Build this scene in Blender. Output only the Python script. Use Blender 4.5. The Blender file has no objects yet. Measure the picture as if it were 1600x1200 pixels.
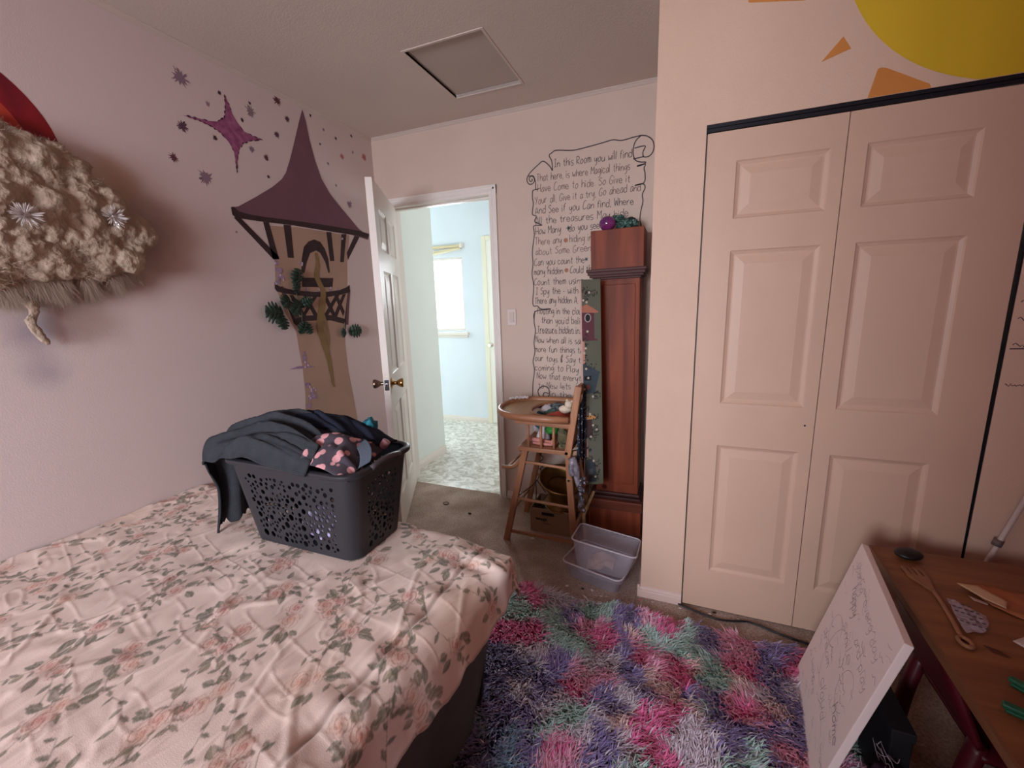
import bpy, bmesh, math, random
import numpy as np
from mathutils import Vector, Matrix, Euler

# ------------------------------------------------------------------ camera
scene = bpy.context.scene
COL = scene.collection
cam_data = bpy.data.cameras.new('camera')
cam_data.sensor_fit = 'HORIZONTAL'
cam_data.sensor_width = 36.0
cam_data.lens = 36.0 * 653.8 / 1600.0
cam_data.clip_start = 0.02
cam = bpy.data.objects.new('camera', cam_data)
COL.objects.link(cam)
_right = Vector((0.92913, 0.36849, -0.030528))
_up = Vector((-0.043941, 0.19202, 0.980407))
_fwd = Vector((-0.367132, 0.909584, -0.194604))
_m = Matrix.Identity(3)
_m.col[0] = _right; _m.col[1] = _up; _m.col[2] = -_fwd
cam.matrix_world = Matrix.Translation((1.9753, -2.5087, 1.3513)) @ _m.to_4x4()
scene.camera = cam

# ------------------------------------------------------------------ world, daylight, exposure
world = bpy.data.worlds.new('daylight')
scene.world = world
world.use_nodes = True
_bg = world.node_tree.nodes['Background']
_bg.inputs[0].default_value = (0.80, 0.90, 1.0, 1)
_bg.inputs[1].default_value = 2.6

scene.view_settings.view_transform = 'Standard'
scene.view_settings.look = 'None'
scene.view_settings.exposure = 0.0
scene.view_settings.gamma = 1.0
scene.view_settings.use_curve_mapping = False
scene.cycles.use_denoising = True
scene.cycles.max_bounces = 10
scene.cycles.diffuse_bounces = 6
scene.cycles.transparent_max_bounces = 16

WIN_R = (0.35, 1.60, 0.90, 1.98)     # bedroom window, in the wall behind the bed: x0 x1 z0 z1
REAR_Y = -4.6

def area_light(name, loc, rot, sx, sy, watts, color):
    d = bpy.data.lights.new(name, 'AREA')
    d.shape = 'RECTANGLE'; d.size = sx; d.size_y = sy
    d.energy = watts; d.color = color
    o = bpy.data.objects.new(name, d)
    o.location = loc; o.rotation_euler = rot
    COL.objects.link(o)
    return o
# daylight entering by the bedroom window behind the camera, and by the hall window; two unseen hall lamps are added
area_light('bedroom_window_daylight', (1.0, REAR_Y - 1.3, 1.70), (math.radians(84), 0, 0), 2.6, 1.6, 500, (0.84, 0.90, 1.0))
area_light('hall_window_daylight', (-0.62, 2.50, 1.95), (math.radians(-72), 0, 0), 1.5, 1.2, 330, (0.88, 0.95, 1.0))
area_light('hall_side_added_lamp', (-2.68, 0.9, 1.45), (math.radians(90), 0, math.radians(-90)), 1.2, 1.1, 12, (0.90, 0.97, 1.0))  # added fill lamp at the hall's left end, source unseen
area_light('hall_right_added_lamp', (2.36, 0.9, 1.45), (math.radians(90), 0, math.radians(90)), 1.2, 1.1, 12, (1.0, 1.0, 0.96))  # added lamp out of view, brightens the hall's left wall

# ------------------------------------------------------------------ helpers
R = math.radians
PI = math.pi

def lin(c):
    return tuple(((v / 12.92) if v <= 0.04045 else ((v + 0.055) / 1.055) ** 2.4) for v in c)

def srgb(r, g, b):
    return lin((r / 255.0, g / 255.0, b / 255.0)) + (1.0,)

def new_mat(name):
    m = bpy.data.materials.new(name); m.use_nodes = True
    nt = m.node_tree
    return m, nt, nt.nodes['Principled BSDF']

def mat(name, col, rough=0.6, metal=0.0, var=0.0, vscale=8.0, bump=0.0, bscale=60.0, stretch=(1, 1, 1), spec=0.4, col2=None, coat=0.0):
    """plain paint, plastic, cloth or metal: base colour, a little procedural unevenness, fine bump"""
    m, nt, b = new_mat(name)
    b.inputs['Base Color'].default_value = col
    b.inputs['Roughness'].default_value = rough
    b.inputs['Metallic'].default_value = metal
    b.inputs['Specular IOR Level'].default_value = spec
    if coat: b.inputs['Coat Weight'].default_value = coat
    tc = nt.nodes.new('ShaderNodeTexCoord'); mp = nt.nodes.new('ShaderNodeMapping')
    nt.links.new(tc.outputs['Object'], mp.inputs[0]); mp.inputs['Scale'].default_value = stretch
    if var > 0 or col2:
        n = nt.nodes.new('ShaderNodeTexNoise'); n.inputs['Scale'].default_value = vscale; n.inputs['Detail'].default_value = 5
        nt.links.new(mp.outputs[0], n.inputs['Vector'])
        r = nt.nodes.new('ShaderNodeValToRGB')
        c2 = col2 if col2 else tuple(v * (1 - var) for v in col[:3]) + (1,)
        r.color_ramp.elements[0].position = 0.35; r.color_ramp.elements[0].color = c2
        r.color_ramp.elements[1].position = 0.65; r.color_ramp.elements[1].color = col
        nt.links.new(n.outputs['Fac'], r.inputs[0]); nt.links.new(r.outputs[0], b.inputs['Base Color'])
    if bump > 0:
        n = nt.nodes.new('ShaderNodeTexNoise'); n.inputs['Scale'].default_value = bscale; n.inputs['Detail'].default_value = 3
        nt.links.new(mp.outputs[0], n.inputs['Vector'])
        bp = nt.nodes.new('ShaderNodeBump'); bp.inputs['Strength'].default_value = bump; bp.inputs['Distance'].default_value = 0.01
        nt.links.new(n.outputs['Fac'], bp.inputs['Height']); nt.links.new(bp.outputs[0], b.inputs['Normal'])
    return m

def wood(name, light, dark, axis='Z', scale=1.0, rough=0.35, knots=False, coat=0.0, spec=0.4):
    m, nt, b = new_mat(name)
    b.inputs['Roughness'].default_value = rough; b.inputs['Specular IOR Level'].default_value = spec
    if coat: b.inputs['Coat Weight'].default_value = coat; b.inputs['Coat Roughness'].default_value = 0.18
    tc = nt.nodes.new('ShaderNodeTexCoord'); mp = nt.nodes.new('ShaderNodeMapping')
    nt.links.new(tc.outputs['Object'], mp.inputs[0])
    s = {'X': (1.2, 14, 14), 'Y': (14, 1.2, 14), 'Z': (14, 14, 1.2)}[axis]
    mp.inputs['Scale'].default_value = tuple(v * scale for v in s)
    n = nt.nodes.new('ShaderNodeTexNoise'); n.inputs['Scale'].default_value = 1.6; n.inputs['Detail'].default_value = 6; n.inputs['Distortion'].default_value = 0.6
    nt.links.new(mp.outputs[0], n.inputs['Vector'])
    r = nt.nodes.new('ShaderNodeValToRGB')
    r.color_ramp.elements[0].position = 0.3; r.color_ramp.elements[0].color = dark
    r.color_ramp.elements[1].position = 0.68; r.color_ramp.elements[1].color = light
    nt.links.new(n.outputs['Fac'], r.inputs[0])
    out = r.outputs[0]
    if knots:
        v = nt.nodes.new('ShaderNodeTexVoronoi'); v.inputs['Scale'].default_value = 5.5
        nt.links.new(tc.outputs['Object'], v.inputs['Vector'])
        k = nt.nodes.new('ShaderNodeValToRGB')
        k.color_ramp.elements[0].position = 0.06; k.color_ramp.elements[0].color = (0.25, 0.2, 0.2, 1)
        k.color_ramp.elements[1].position = 0.11; k.color_ramp.elements[1].color = (1, 1, 1, 1)
        nt.links.new(v.outputs['Distance'], k.inputs[0])
        mx = nt.nodes.new('ShaderNodeMix'); mx.data_type = 'RGBA'; mx.blend_type = 'MULTIPLY'; mx.inputs[0].default_value = 1
        nt.links.new(out, mx.inputs[6]); nt.links.new(k.outputs[0], mx.inputs[7]); out = mx.outputs[2]
    nt.links.new(out, b.inputs['Base Color'])
    return m

def attr_mat(name, rough=0.9, bump=0.0, bscale=400.0, sheen=0.0):
    """cloth whose woven or printed pattern is stored per vertex"""
    m, nt, b = new_mat(name)
    a = nt.nodes.new('ShaderNodeAttribute'); a.attribute_name = 'print'
    nt.links.new(a.outputs['Color'], b.inputs['Base Color'])
    b.inputs['Roughness'].default_value = rough
    b.inputs['Specular IOR Level'].default_value = 0.15
    if sheen: b.inputs['Sheen Weight'].default_value = sheen
    if bump:
        tc = nt.nodes.new('ShaderNodeTexCoord'); n = nt.nodes.new('ShaderNodeTexNoise'); n.inputs['Scale'].default_value = bscale
        nt.links.new(tc.outputs['Object'], n.inputs['Vector'])
        bp = nt.nodes.new('ShaderNodeBump'); bp.inputs['Strength'].default_value = bump; bp.inputs['Distance'].default_value = 0.002
        nt.links.new(n.outputs['Fac'], bp.inputs['Height']); nt.links.new(bp.outputs[0], b.inputs['Normal'])
    return m

class MB:
    """collects primitive shapes; build() links them as ONE mesh object"""
    def __init__(self): self.bm = bmesh.new()
    def box(self, x0, x1, y0, y1, z0, z1, bevel=0.0, M=None, seg=2):
        g = bmesh.ops.create_cube(self.bm, size=1.0)
        vs = g['verts']
        for v in vs:
            v.co = Vector(((x0 + x1) / 2 + v.co.x * (x1 - x0), (y0 + y1) / 2 + v.co.y * (y1 - y0), (z0 + z1) / 2 + v.co.z * (z1 - z0)))
        if bevel > 0:
            es = list({e for v in vs for e in v.link_edges})
            r = bmesh.ops.bevel(self.bm, geom=es, offset=bevel, segments=seg, affect='EDGES', profile=0.5)
            vs = list({v for f in r['faces'] for v in f.verts} | {v for v in vs if v.is_valid})
        if M is not None:
            for v in vs: v.co = M @ v.co
        return self
    def tube(self, pts, rad, n=8, caps=True, flat=1.0):
        """sweep a round (or flattened) section along a polyline; rad may be a list"""
        pts = [Vector(p) for p in pts]
        k = len(pts)
        rads = rad if isinstance(rad, (list, tuple)) else [rad] * k
        rings = []
        up = None
        for i in range(k):
            t = (pts[min(i + 1, k - 1)] - pts[max(i - 1, 0)])
            if t.length < 1e-9: t = Vector((0, 0, 1))
            t.normalize()
            if up is None:
                a = Vector((0, 0, 1)) if abs(t.z) < 0.9 else Vector((1, 0, 0))
                up = (a - t * a.dot(t)).normalized()
            else:
                up = (up - t * up.dot(t))
                if up.length < 1e-6: up = t.orthogonal()
                up.normalize()
            s = t.cross(up)
            rings.append([self.bm.verts.new(pts[i] + (s * math.cos(2 * PI * j / n) + up * (math.sin(2 * PI * j / n) * flat)) * rads[i]) for j in range(n)])
        for i in range(k - 1):
            for j in range(n):
                self.bm.faces.new((rings[i][j], rings[i][(j + 1) % n], rings[i + 1][(j + 1) % n], rings[i + 1][j]))
        if caps:
            self.bm.faces.new(rings[0][::-1]); self.bm.faces.new(rings[-1])
        return self
    def bar(self, a, b, w, h, bevel=0.002, upv=(0, 0, 1)):
        """rectangular bar from a to b, w across, h along upv"""
        a = Vector(a); b = Vector(b); d = b - a; L = d.length; t = d.normalized()
        u = Vector(upv); u = (u - t * u.dot(t)); u = u.normalized() if u.length > 1e-5 else t.orthogonal().normalized()
        s = u.cross(t)
        M = Matrix.Identity(4)
        for i, ax in enumerate((t, s, u)):
            for j in range(3): M[j][i] = ax[j]
        M.translation = a
        return self.box(0, L, -w / 2, w / 2, -h / 2, h / 2, bevel, M)
    def lathe(self, prof, n=24, M=None, cap0=True, cap1=True):
        """profile [(radius, z)] spun about z"""
        rings = []
        M = M or Matrix.Identity(4)
        for r, z in prof:
            rings.append([self.bm.verts.new(M @ Vector((r * math.cos(2 * PI * j / n), r * math.sin(2 * PI * j / n), z))) for j in range(n)])
        for i in range(len(rings) - 1):
            for j in range(n):
                self.bm.faces.new((rings[i][j], rings[i][(j + 1) % n], rings[i + 1][(j + 1) % n], rings[i + 1][j]))
        if cap0: self.bm.faces.new(rings[0][::-1])
        if cap1: self.bm.faces.new(rings[-1])
        return self
    def prism(self, poly, thick, place):
        """extrude a 2-D outline: place(u, v, w) gives the 3-D point, w in (0, thick)"""
        a = [self.bm.verts.new(place(u, v, 0)) for u, v in poly]
        b = [self.bm.verts.new(place(u, v, thick)) for u, v in poly]
        n = len(poly)
        f0 = self.bm.faces.new(a[::-1]); f1 = self.bm.faces.new(b)
        for i in range(n):
            self.bm.faces.new((a[i], a[(i + 1) % n], b[(i + 1) % n], b[i]))
        return self
    def quad(self, *ps):
        self.bm.faces.new([self.bm.verts.new(p) for p in ps]); return self
    def blob(self, c, r, sub=3, amp=0.2, freq=2.0, seed=0, squash=(1, 1, 1)):
        g = bmesh.ops.create_icosphere(self.bm, subdivisions=sub, radius=1.0)
        from mathutils import noise as mn
        off = Vector((seed * 3.17, seed * 1.7, seed * 0.9))
        for v in g['verts']:
            d = v.co.normalized()
            k = 1 + amp * mn.noise(d * freq + off) + amp * 0.5 * mn.noise(d * freq * 2.3 + off)
            v.co = Vector((c[0] + d.x * r * k * squash[0], c[1] + d.y * r * k * squash[1], c[2] + d.z * r * k * squash[2]))
        return self
    def build(self, name, m, parent=None, smooth=False, loc=None):
        bmesh.ops.recalc_face_normals(self.bm, faces=self.bm.faces[:])
        me = bpy.data.meshes.new(name); self.bm.to_mesh(me); self.bm.free()
        return obj(name, me, m, parent, smooth, loc)

def obj(name, me, m, parent=None, smooth=False, loc=None):
    o = bpy.data.objects.new(name, me); COL.objects.link(o)
    if m is not None: me.materials.append(m)
    if smooth is True:
        me.polygons.foreach_set('use_smooth', [True] * len(me.polygons))
    elif smooth:
        me.polygons.foreach_set('use_smooth', [True] * len(me.polygons))
        try: me.set_sharp_from_angle(angle=R(smooth))
        except Exception: pass
    if parent is not None:
        o.parent = parent
        if parent.name in WORLD_ROOTS: me.transform(Matrix.Translation(-parent.location))
    if loc is not None: o.location = loc
    return o

WORLD_ROOTS = set()                          # things whose parts are modelled in room coordinates
def wthing(name, label, cat, loc, group=None):
    o = thing(name, label, cat, loc, (0, 0, 0), group); WORLD_ROOTS.add(o.name); return o

def tag(o, label, cat, group=None, kind=None):
    o['label'] = label; o['category'] = cat
    if group: o['group'] = group
    if kind: o['kind'] = kind
    return o

def thing(name, label, cat, loc=(0, 0, 0), rot=(0, 0, 0), group=None):
    o = bpy.data.objects.new(name, None); COL.objects.link(o)
    o.empty_display_size = 0.1
    o.location = loc; o.rotation_euler = rot
    return tag(o, label, cat, group)

def struct(o):
    o['kind'] = 'structure'; return o

def grid_mesh(name, P, colors=None, wrap=False):
    """P: (nu, nv, 3) array of points -> mesh; colors: (nu, nv, 3) linear"""
    nu, nv = P.shape[:2]
    idx = np.arange(nu * nv).reshape(nu, nv)
    q = np.stack([idx[:-1, :-1], idx[1:, :-1], idx[1:, 1:], idx[:-1, 1:]], -1).reshape(-1, 4)
    me = bpy.data.meshes.new(name)
    me.vertices.add(nu * nv); me.vertices.foreach_set('co', P.reshape(-1).astype(np.float32))
    me.loops.add(q.size); me.loops.foreach_set('vertex_index', q.reshape(-1).astype(np.int32))
    me.polygons.add(len(q)); me.polygons.foreach_set('loop_start', np.arange(0, q.size, 4, dtype=np.int32))
    me.update(calc_edges=True)
    if colors is not None: set_print(me, colors.reshape(-1, 3))
    return me

def set_print(me, rgb):
    a = me.color_attributes.new('print', 'FLOAT_COLOR', 'POINT')
    c = np.ones((len(rgb), 4), np.float32); c[:, :3] = rgb
    a.data.foreach_set('color', c.reshape(-1))

_lat = {}
def vnoise(x, y, seed=0):
    """smooth value noise on numpy arrays, about -1..1"""
    if seed not in _lat: _lat[seed] = np.random.RandomState(seed).rand(128, 128) * 2 - 1
    L = _lat[seed]
    xi = np.floor(x).astype(int); yi = np.floor(y).astype(int)
    fx = x - xi; fy = y - yi
    fx = fx * fx * (3 - 2 * fx); fy = fy * fy * (3 - 2 * fy)
    a = L[xi % 128, yi % 128]; b = L[(xi + 1) % 128, yi % 128]; c = L[xi % 128, (yi + 1) % 128]; d = L[(xi + 1) % 128, (yi + 1) % 128]
    return (a * (1 - fx) + b * fx) * (1 - fy) + (c * (1 - fx) + d * fx) * fy
def ridged(x, y, seed=0): return 1 - np.abs(vnoise(x, y, seed)) * 2
def smooth01(t): t = np.clip(t, 0, 1); return t * t * (3 - 2 * t)
# traced outlines, all in metres on their own wall or floor plane
ROOF = [(-0.56,2.414),(-0.544,2.359),(-0.531,2.266),(-0.507,2.165),(-0.474,2.08),(-0.423,2.012),(-0.331,1.938),(-0.203,1.843),(-0.117,1.804),(-0.12,1.783),(-0.211,1.792),(-0.515,1.809),(-0.736,1.802),(-0.88,1.796),(-1.029,1.804),(-1.042,1.823),(-1.017,1.832),(-0.916,1.895),(-0.817,1.961),(-0.752,2.014),(-0.721,2.053),(-0.685,2.125),(-0.638,2.233),(-0.596,2.334)]
EAVE = [(-1.056,1.821),(-1.055,1.789),(-1.041,1.777),(-0.969,1.778),(-0.882,1.781),(-0.738,1.789),(-0.517,1.792),(-0.21,1.797),(-0.119,1.793),(-0.106,1.823),(-0.205,1.831),(-0.513,1.824),(-0.734,1.814),(-0.878,1.806),(-0.973,1.804),(-1.021,1.809),(-1.041,1.826)]
BODY = [(-0.881,1.765),(-0.869,1.683),(-0.861,1.598),(-0.876,1.459),(-0.842,1.333),(-0.786,1.22),(-0.781,1.118),(-0.774,1.002),(-0.779,0.862),(-0.796,0.746),(-0.824,0.633),(-0.867,0.404),(-0.391,0.205),(-0.379,0.492),(-0.393,0.596),(-0.408,0.78),(-0.426,0.944),(-0.429,1.102),(-0.42,1.191),(-0.374,1.355),(-0.36,1.456),(-0.337,1.631),(-0.293,1.79),(-0.68,1.784)]
STRUTS = [[(-1.05,1.777),(-1.016,1.78),(-0.834,1.618),(-0.831,1.604),(-0.866,1.599)],[(-0.897,1.78),(-0.864,1.782),(-0.833,1.605),(-0.87,1.603)],[(-0.778,1.785),(-0.732,1.788),(-0.738,1.617),(-0.777,1.616)],[(-0.484,1.787),(-0.445,1.79),(-0.445,1.623),(-0.48,1.619)],[(-0.362,1.789),(-0.32,1.795),(-0.367,1.622),(-0.398,1.62)],[(-0.245,1.797),(-0.2,1.795),(-0.329,1.638),(-0.333,1.681)]]
ARCH = [(-0.701,1.545),(-0.687,1.617),(-0.662,1.684),(-0.624,1.717),(-0.582,1.732),(-0.539,1.724),(-0.51,1.688),(-0.492,1.632),(-0.491,1.555),(-0.503,1.549),(-0.519,1.612),(-0.55,1.662),(-0.579,1.672),(-0.623,1.653),(-0.657,1.597),(-0.68,1.54)]
BOX = [(-0.703,1.515),(-0.469,1.521),(-0.484,1.466),(-0.708,1.464)]
RAIL = [(-0.879,1.484),(-0.863,1.468),(-0.81,1.452),(-0.733,1.443),(-0.636,1.438),(-0.529,1.439),(-0.43,1.45),(-0.368,1.468),(-0.338,1.484),(-0.341,1.438),(-0.417,1.423),(-0.534,1.408),(-0.64,1.409),(-0.751,1.418),(-0.827,1.428),(-0.874,1.438),(-0.883,1.451)]
LOWER_RAIL = [(-0.795,1.289),(-0.727,1.304),(-0.611,1.306),(-0.518,1.3),(-0.408,1.272),(-0.423,1.242),(-0.523,1.268),(-0.616,1.275),(-0.732,1.275),(-0.784,1.253)]
LATTICE = [[(-0.842,1.428),(-0.82,1.426),(-0.77,1.275),(-0.793,1.263)],[(-0.8,1.42),(-0.774,1.42),(-0.701,1.296),(-0.729,1.293)],[(-0.696,1.416),(-0.671,1.413),(-0.791,1.313),(-0.801,1.333)],[(-0.71,1.418),(-0.682,1.416),(-0.613,1.292),(-0.646,1.291)],[(-0.64,1.411),(-0.61,1.411),(-0.714,1.303),(-0.738,1.304)],[(-0.565,1.411),(-0.534,1.411),(-0.472,1.28),(-0.505,1.282)],[(-0.468,1.418),(-0.434,1.42),(-0.551,1.293),(-0.582,1.297)],[(-0.477,1.415),(-0.448,1.418),(-0.405,1.318),(-0.423,1.29)],[(-0.408,1.423),(-0.378,1.428),(-0.482,1.277),(-0.511,1.282)],[(-0.363,1.431),(-0.345,1.433),(-0.414,1.204),(-0.431,1.207)]]
HAIR = [(-0.581,1.659),(-0.58,1.591),(-0.598,1.533),(-0.584,1.488),(-0.563,1.441),(-0.575,1.383),(-0.598,1.312),(-0.615,1.242),(-0.608,1.17),(-0.591,1.095),(-0.578,1.032),(-0.573,0.956),(-0.57,0.892),(-0.558,0.862)]
HAIR2 = [(-0.58,1.312),(-0.569,1.239),(-0.566,1.154),(-0.586,1.082),(-0.584,1.026)]
FLOWERS = [(-0.851,1.584,0.013177066835603421),(-0.845,1.548,0.018118466898954702),(-0.841,1.512,0.01976560025340513),(-0.86,1.485,0.014824200190053849),(-0.697,1.589,0.011529933481152993),(-0.732,1.453,0.009882800126702566),(-0.678,1.445,0.011529933481152993),(-0.59,1.443,0.009882800126702566),(-0.496,1.452,0.013177066835603421),(-0.445,1.457,0.009882800126702566),(-0.76,1.092,0.013177066835603421),(-0.754,1.063,0.01976560025340513),(-0.747,1.032,0.016471333544504276),(-0.759,0.917,0.018118466898954702),(-0.723,0.867,0.021412733607855557),(-0.746,0.836,0.01976560025340513),(-0.766,0.799,0.018118466898954702),(-0.784,0.755,0.014824200190053849),(-0.713,0.835,0.013177066835603421),(-0.366,1.762,0.008235666772252138)]
FLOWER_STROKE = [(-0.865,1.022),(-0.797,1.031),(-0.701,1.016),(-0.687,1.009),(-0.786,1.013)]
STAR = [(-1.006,2.315),(-0.997,2.297),(-0.987,2.268),(-0.98,2.243),(-0.962,2.216),(-0.935,2.184),(-0.887,2.178),(-0.835,2.176),(-0.891,2.157),(-0.94,2.133),(-0.966,2.105),(-0.982,2.065),(-1.0,1.982),(-0.998,2.04),(-0.999,2.081),(-1.017,2.11),(-1.049,2.14),(-1.083,2.152),(-1.13,2.158),(-1.208,2.157),(-1.162,2.165),(-1.1,2.172),(-1.056,2.184),(-1.025,2.208),(-1.01,2.246),(-1.007,2.28)]
SPLATS = [(-1.192,2.303,0.0333,'p'),(-1.028,2.311,0.0103,'d'),(-1.09,2.244,0.0121,'l'),(-1.215,2.111,0.0218,'k'),(-1.08,2.109,0.0132,'d'),(-1.271,1.975,0.019,'r'),(-1.152,1.927,0.0328,'p'),(-0.88,2.325,0.0086,'d'),(-0.882,2.289,0.0253,'g'),(-0.933,2.233,0.0103,'d'),(-0.717,2.397,0.0218,'r'),(-0.668,2.33,0.0161,'k'),(-0.746,2.23,0.0184,'k'),(-0.904,2.114,0.0172,'p'),(-0.828,2.096,0.0161,'r'),(-0.83,2.007,0.0092,'d'),(-0.505,2.404,0.0092,'d'),(-0.417,2.361,0.0104,'g'),(-0.325,2.343,0.0109,'d'),(-0.187,2.4,0.0109,'d'),(-0.456,2.272,0.008,'d'),(-0.287,2.252,0.0196,'c'),(-0.084,2.306,0.023,'c'),(-0.187,2.305,0.0098,'g'),(-0.41,2.18,0.0104,'g'),(-0.363,2.071,0.0098,'g'),(-0.263,1.981,0.0224,'p'),(-1.046,1.712,0.0069,'g')]
LEAVES = [[(-0.758,1.47),(-0.744,1.561)],[(-0.749,1.429),(-0.776,1.493)],[(-0.811,1.407),(-0.886,1.366)],[(-0.859,1.322),(-0.981,1.337)],[(-0.881,1.323),(-0.882,1.238)],[(-0.746,1.363),(-0.685,1.395)],[(-0.732,1.272),(-0.708,1.202)],[(-0.77,1.207),(-0.746,1.273)],[(-0.42,1.189),(-0.485,1.19)],[(-0.399,1.19),(-0.302,1.195)],[(-0.742,1.385),(-0.825,1.321)]]
VINE = [(-0.756,1.537),(-0.762,1.483),(-0.756,1.429),(-0.749,1.385),(-0.744,1.329),(-0.741,1.262)]
SCROLL_TOP = [(1.255,2.078),(1.251,2.129),(1.236,2.16),(1.251,2.172),(1.281,2.182),(1.375,2.168),(1.461,2.173),(1.536,2.181),(1.595,2.187),(1.64,2.177),(1.698,2.183),(1.741,2.186)]
SCROLL_CURL = [(1.741,2.186),(1.771,2.178),(1.798,2.155),(1.807,2.125),(1.802,2.097),(1.783,2.079),(1.757,2.08),(1.752,2.104),(1.762,2.132),(1.708,2.129)]
SCROLL_CURL2 = [(1.741,2.186),(1.714,2.164),(1.702,2.129),(1.703,2.095),(1.716,2.068),(1.743,2.056),(1.768,2.052),(1.754,2.042),(1.723,2.037)]
SCROLL_R = [(1.723,2.039),(1.765,2.044),(1.76,2.024),(1.766,1.994),(1.762,1.952),(1.714,1.943),(1.757,1.946),(1.768,1.925),(1.755,1.893),(1.759,1.858),(1.75,1.811),(1.746,1.767),(1.754,1.724),(1.754,1.669),(1.77,1.504),(1.768,1.318)]
SCROLL_CAP = [(1.702,2.076),(1.757,2.081)]
SCROLL_LC = [(1.255,2.078),(1.235,2.108),(1.2,2.136),(1.168,2.12),(1.126,2.091),(1.106,2.07),(1.098,2.048),(1.108,2.026),(1.129,2.022),(1.145,2.037),(1.139,2.059),(1.122,2.065),(1.112,2.051),(1.121,2.036),(1.132,2.042),(1.127,2.052)]
SCROLL_LC2 = [(1.106,2.067),(1.136,2.066),(1.147,2.046),(1.151,2.023),(1.152,1.99),(1.169,1.991),(1.133,1.987)]
SCROLL_L = [(1.133,1.987),(1.13,1.95),(1.135,1.911),(1.128,1.855),(1.152,1.841),(1.142,1.81),(1.188,1.787),(1.135,1.787),(1.138,1.738),(1.123,1.64),(1.126,1.57),(1.118,1.51),(1.127,1.438),(1.12,1.325),(1.149,1.316),(1.171,1.297),(1.235,1.296),(1.18,1.292),(1.141,1.285),(1.124,1.262),(1.126,1.23)]
SCROLL_L2 = [(1.132,1.287),(1.125,1.222),(1.133,1.164),(1.122,1.09),(1.127,1.031),(1.113,0.97),(1.121,0.91),(1.11,0.833),(1.105,0.739)]
SCROLL_END = [(1.153,0.739),(1.142,0.772),(1.154,0.796),(1.183,0.811),(1.211,0.799),(1.218,0.769),(1.21,0.742),(1.178,0.743),(1.185,0.768),(1.213,0.764)]
LINES = [('In this Room you will find', 1.263, 2.095, 1.7, 2.087), ('That here, is where Magical things', 1.159, 2.033, 1.691, 2.025), ('Have Come to hide. So Give it', 1.162, 1.974, 1.694, 1.964), ('Your all, Give it a try, Go ahead and', 1.146, 1.908, 1.75, 1.915), ('And See if you Can find, Where', 1.147, 1.853, 1.715, 1.849), ('All the treasures May hide', 1.146, 1.795, 1.689, 1.79), ('How Many * do you see', 1.147, 1.737, 1.531, 1.74), ('There any o hiding in', 1.141, 1.678, 1.488, 1.676), ('about Some Green', 1.144, 1.619, 1.484, 1.62), ('Can you count the *', 1.135, 1.558, 1.474, 1.557), ('many hidden o Could th', 1.131, 1.504, 1.485, 1.501), ('Count them using', 1.13, 1.441, 1.44, 1.44), ('I Spy the - with s', 1.138, 1.387, 1.44, 1.384), ('There any hidden A, B', 1.133, 1.33, 1.432, 1.327), ('floating in the cloud', 1.146, 1.267, 1.445, 1.26), ("than you'd belie", 1.173, 1.21, 1.438, 1.202), ('Treasure hidden in m', 1.145, 1.152, 1.446, 1.146), ('Now when all is said', 1.133, 1.09, 1.446, 1.081), ('more fun things to', 1.127, 1.031, 1.438, 1.026), ('our toys & Say th', 1.126, 0.973, 1.446, 0.964), ('coming to Play i', 1.125, 0.913, 1.439, 0.906), ('Now that everyth', 1.137, 0.86, 1.447, 0.85), ('to New lets', 1.146, 0.796, 1.362, 0.799), ('in the', 1.224, 0.746, 1.369, 0.742)]
SEAM = [(1.468,-1.444),(1.461,-1.665),(1.46,-1.873),(1.469,-2.067)]
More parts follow.
